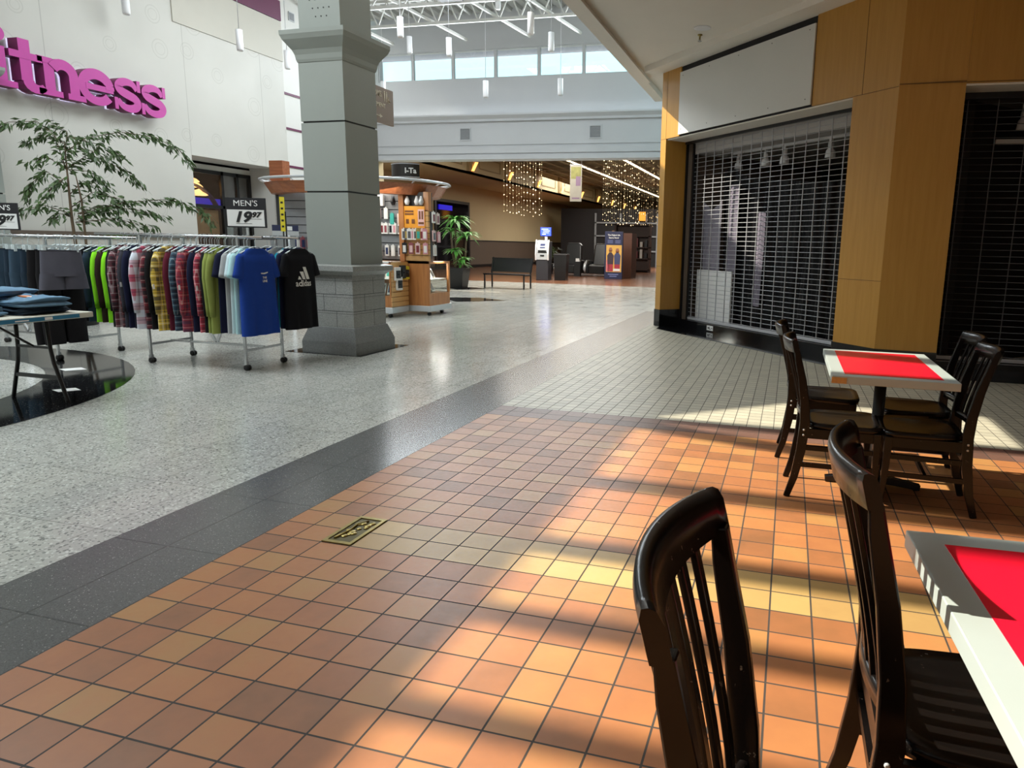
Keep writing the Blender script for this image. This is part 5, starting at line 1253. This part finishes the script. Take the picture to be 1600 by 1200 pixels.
for k in range(3): b.box(-.26, -.04, -.123, -.12, 1.5+k*.05, 1.52+k*.05); b.box(.06, .28, -.123, -.12, 1.5+k*.05, 1.52+k*.05)
b.box(-.22, .22, -.123, -.12, .18, .22); b.box(-.15, .15, -.123, -.12, .1, .14); b.build('small_print', M('print_blue', '6d78a8', .5), r)
# dracaena in a black pot
r = thing('dracaena', 'leafy corn plant with three tiers of strap leaves in a black pot behind the kiosk', 'potted plant', (-7.5, 18.3, 0))
b = MB(); b.prism([(-.2, -.2), (.2, -.2), (.2, .2), (-.2, .2)], 0, .62, poly1=[(-.27, -.27), (.27, -.27), (.27, .27), (-.27, .27)]); b.build('pot', MT['pot'], r, bevel=.01)
rp = random.Random(5); b = MB(); st = MB()
for (x, y, z, n, ln) in ((-.1, 0, 2.0, 46, .66), (.25, .05, 1.55, 38, .6), (-.04, -.12, 1.1, 28, .48), (.2, -.1, .86, 22, .4), (.05, .1, .72, 18, .36), (-.3, .1, 1.7, 26, .55)):
    st.tube([(x*.4, y*.4, .55), (x*.8, y, z*.6), (x, y, z)], [.035, .032, .028], 8)
    for k in range(n):
        a = rp.random()*6.28; el = rp.uniform(.25, 1.25); q = ln*rp.uniform(.8, 1.1); d = Vector((math.cos(a), math.sin(a), 0)); w = .042; s = Vector((-d.y, d.x, 0)); P = []
        for i in range(7): f = i/6; P.append(Vector((x, y, z))+d*q*f*math.cos(el*(1-f*.5))+Vector((0, 0, q*(f*math.sin(el)-.75*f*f))))
        for i in range(6):
            w0, w1 = w*math.sin(math.pi*min(1, .12+.88*i/6)), w*math.sin(math.pi*min(1, .12+.88*(i+1)/6))
            b.add([P[i]-s*w0, P[i]+s*w0, P[i+1]+s*w1, P[i+1]-s*w1], [(0,1,2,3)], 0, True)
b.build('leaves', MT['leaf'], r); st.build('cane', MT['bark'], r)
# low leafy plant by the massage chairs
r = thing('low_plant', 'dim leafy plant between the waste bin and the left massage chair', 'plant', (-8.75, 30.2, 0)); b = MB()
for k in range(70):
    a = rp.random()*6.28; q = rp.uniform(.3, .8); d = Vector((math.cos(a), math.sin(a), 0)); s = Vector((-d.y, d.x, 0))*.03; p0 = Vector((0, 0, .5)); p1 = p0+d*q*.6+Vector((0, 0, rp.uniform(.2, .8))); p2 = p1+d*q*.4-Vector((0, 0, .12)); b.add([p0, p1-s, p2, p1+s], [(0,1,2,3)])
b.build('foliage', MT['leafdk'], r); b = MB(); b.lathe([(.18, 0), (.24, .5), (.2, .5)], n=20); b.build('pot', MT['pot'], r)
# hanging banner and crystal strands
r = thing('hanging_banner', 'narrow pale banner hanging over the back corridor', 'banner', (-4.6, 21, 2.8), R(2))
b = MB(); b.box(-.2, .2, -.004, .004, 0, 1.16); b.build('cloth', M('banner_grey', 'a9a296', .7, var=.15, scale=5), r); b = MB(); b.box(-.17, .17, -.006, -.004, .72, 1.1); b.build('print', M('banner_olive', '8d8a52', .7, var=.5, scale=9), r)
b = MB(); b.box(-.13, .13, -.006, -.004, .08, .13); b.box(.0, .16, -.0065, -.004, .5, .8); b.build('lettering', M('banner_mauve', '8a7088', .7), r)
b = MB(); b.tube([(-.2, 0, 1.16), (.2, 0, 1.16)], .012, 8); b.tube([(-.19, 0, 1.16), (-.19, 0, 2.6)], .004, 5); b.tube([(.19, 0, 1.16), (.19, 0, 2.6)], .004, 5); b.build('hanger_rod', MT['lamp'], r)
def crystals(x0, x1, y, z0, nx, ny, label, seed):
    rr = random.Random(seed); t = NT('crystal_bead_%d' % seed); t.set(color=lin('ffe9b8'), rough=.08, metal=.4, emit=lin('ffd890'), es=.08); b = MB()  # faint emission puts the sparkle into the beads; they are no lamps
    for i in range(nx):
        for j in range(ny):
            x = x0+(x1-x0)*i/(nx-1)+rr.uniform(-.03, .03); yy = y+j*.3; zt = 5.4; zb_ = z0+rr.uniform(0, .25)
            b.bar((x, yy, zb_), (x, yy, zt), .0012)
            z = zb_
            while z < 4.6:
                q = rr.choice((.012, .015, .018, .026)); b.lathe([(.001, -q*1.2), (q, 0), (.001, q*1.2)], (x, yy, z), 6, smooth=False); z += rr.uniform(.16, .4)
    o = b.build('crystal_strands', t.m); tag(o, label, 'hanging crystals', None, 'stuff')
crystals(-7.55, -6.15, 22, 2.3, 14, 1, 'curtain of sparkling crystal bead strands left over the back corridor', 1)
crystals(-4.5, -2.3, 24, 2.1, 15, 2, 'curtain of sparkling crystal bead strands right by the yellow pillar', 2)
# wall vents on the bulkhead and strip wall
for x, lb in ((-6.58, 'square grey air vent on the white bulkhead, left one'), (-2.83, 'square grey air vent on the white bulkhead, right one')):
    r = thing('air_vent', lb, 'vent', (x, 17.01, 4.34)); b = MB()
    for a in ((-.17, .17, -.17, -.145), (-.17, .17, .145, .17), (-.17, -.145, -.145, .145), (.145, .17, -.145, .145)): b.box(a[0], a[1], -.02, 0, a[2], a[3])
    b.build('frame', MT['ltgray'], r); b = MB(); b.box(-.145, .145, -.002, 0, -.145, .145, 1)
    for k in range(9): b.bar((-.145, -.008, -.13+k*.0325), (.145, -.008, -.13+k*.0325), .014, .004)
    b.build('louvres', [MT['ltgray'], MT['slatgray']], r)
b = MB(); b.box(-9.52, -9.5, 13.74, 13.93, 6.48, 6.68); b.box(-9.5, -9.495, 13.76, 13.91, 6.5, 6.66, 1); tag(b.build('air_vent', [MT['ltgray'], MT['slatgray']]), 'small dark vent high on the striped wall left of the pillar', 'vent')
# pendant lights
p0 = None
PEND = [(-5.41,11.83,5.55,'upper left of the clerestory, nearest of a close pair'), (-6.72,14.41,5.97,'just right of and behind the first lamp of the close pair'), (-5.21,13.48,5.61,'in front of the second clerestory mullion'), (-4.9,14.7,4.98,'low, in front of the third clerestory window'),
        (-4.49,14.51,6.84,'cut by the top picture edge over the clerestory'), (-2.59,11.66,5.41,'large, upper right, in front of the white trusses'), (-2.85,13.53,5.61,'right of the large one, before the fifth clerestory window'), (-3.19,15.17,5.07,'low, at the right end of the clerestory'),
        (-8.62,12.5,5.25,'left of the pillar capital against the striped wall'), (-8.11,10.56,5.1,'in front of the white wall, left of the maroon band'), (-9.0,8.98,5.32,'cut by the top picture edge over the ringed white wall'), (-8.56,16.15,5.42,'small, just above the brown restroom sign')]
for k, (x, y, z, d) in enumerate(PEND):
    if p0 is None:
        p0 = thing('pendant_light', '', 'pendant light'); q = MB(); q.lathe([(.062, .19), (.062, -.16), (.05, -.19), (.045, -.19)], n=20); q.lathe([(.0005, .19), (.062, .19)], n=20); q.build('cylinder_shade', MT['lamp'], p0)
        q = MB(); q.lathe([(.0005, -.185), (.046, -.185)], n=16); q.build('lens', emis('pendant_lens', 'fff4dc', 3), p0); o = p0
    else: o = copy_tree(p0)
    o.location = (x, y, z); o['label'] = 'white cylindrical pendant light '+d; o['group'] = 'white cylinder pendants'
    q = MB(); q.tube([(0, 0, .19), (0, 0, 7.5-z)], .006, 6); q.build('cord', MT['lamp'], o)
# ================================================================== LIGHT
W = bpy.data.worlds.new('World'); SC.world = W; W.use_nodes = True
bg = W.node_tree.nodes['Background']; bg.inputs[0].default_value = (.6, .95, 1.0, 1); bg.inputs[1].default_value = 1.45
sd = bpy.data.lights.new('sun', 'SUN'); sd.energy = 10.5; sd.color = (1, .92, .76); sd.angle = R(.6)
so_ = bpy.data.objects.new('sun', sd); COL.objects.link(so_); so_.rotation_euler = Vector((1.075, .03, -1)).to_track_quat('-Z', 'Y').to_euler()
def area(name, loc, sx, sy, e, col, direction):
    l = bpy.data.lights.new(name, 'AREA'); l.shape = 'RECTANGLE'; l.size = sx; l.size_y = sy; l.energy = e; l.color = col
    o = bpy.data.objects.new(name, l); COL.objects.link(o); o.location = loc; o.rotation_euler = Vector(direction).to_track_quat('-Z', 'Y').to_euler(); return o
area('skylight_daylight', (-5.3, 2.0, ZR-.3), 3.6, 6.2, 640, (.9, .96, 1), (0.001, 0, -1))
area('skylight_daylight_rear', (-5.3, 11, ZR-.3), 3.6, 2.7, 380, (.9, .96, 1), (0.001, 0, -1))
area('clerestory_daylight', (-4.6, 16.9, 6.2), 9.5, .7, 420, (.88, .95, 1), (0, -1, -.35))
area('rear_fill', (5, -5.9, 2.0), 8, 3, 14, (1, .96, .9), (-.3, 1, 0))  # fill light added behind the camera; no entrance is known there
area('food_court_lamps', (5.5, 2.5, 4.2), 5, 8, 12, (1, .93, .82), (0.001, 0, -1))
area('corridor_lamps', (-7, 40, 5.2), 6, 40, 4200, (1, .97, .9), (0.001, 0, -1))
area('corridor_front_lamps', (-6, 22, 5.25), 6, 5, 1100, (1, .95, .86), (0.001, 0, -1))
area('kiosk_canopy_lamps', (-5.3, 10.3, 2.3), 1.6, .5, 22, (1, .93, .82), (.1, .25, -1))
area('showcase_lamp', (-4.4, 10.95, .965), .35, .6, 16, (1, .97, .9), (.3, 0, -1))
area('front_showcase_lamp', (-5.2, 10.1, .98), 1.0, .2, 5, (1, .97, .9), (0, -.2, -1))
area('shop_lamps', tuple(SF(2.2, 2.2, 2.9)), 2, 1, 4, (1, .95, .9), (0.001, 0, -1))
SC.view_settings.view_transform = 'Standard'; SC.view_settings.look = 'None'; SC.view_settings.exposure = 0; SC.view_settings.gamma = 1; SC.view_settings.use_curve_mapping = False
cy = SC.cycles; cy.use_denoising = True; cy.max_bounces = 8; cy.diffuse_bounces = 5; cy.glossy_bounces = 4; cy.transparent_max_bounces = 8; cy.sample_clamp_indirect = 8; cy.caustics_reflective = False; cy.caustics_refractive = False
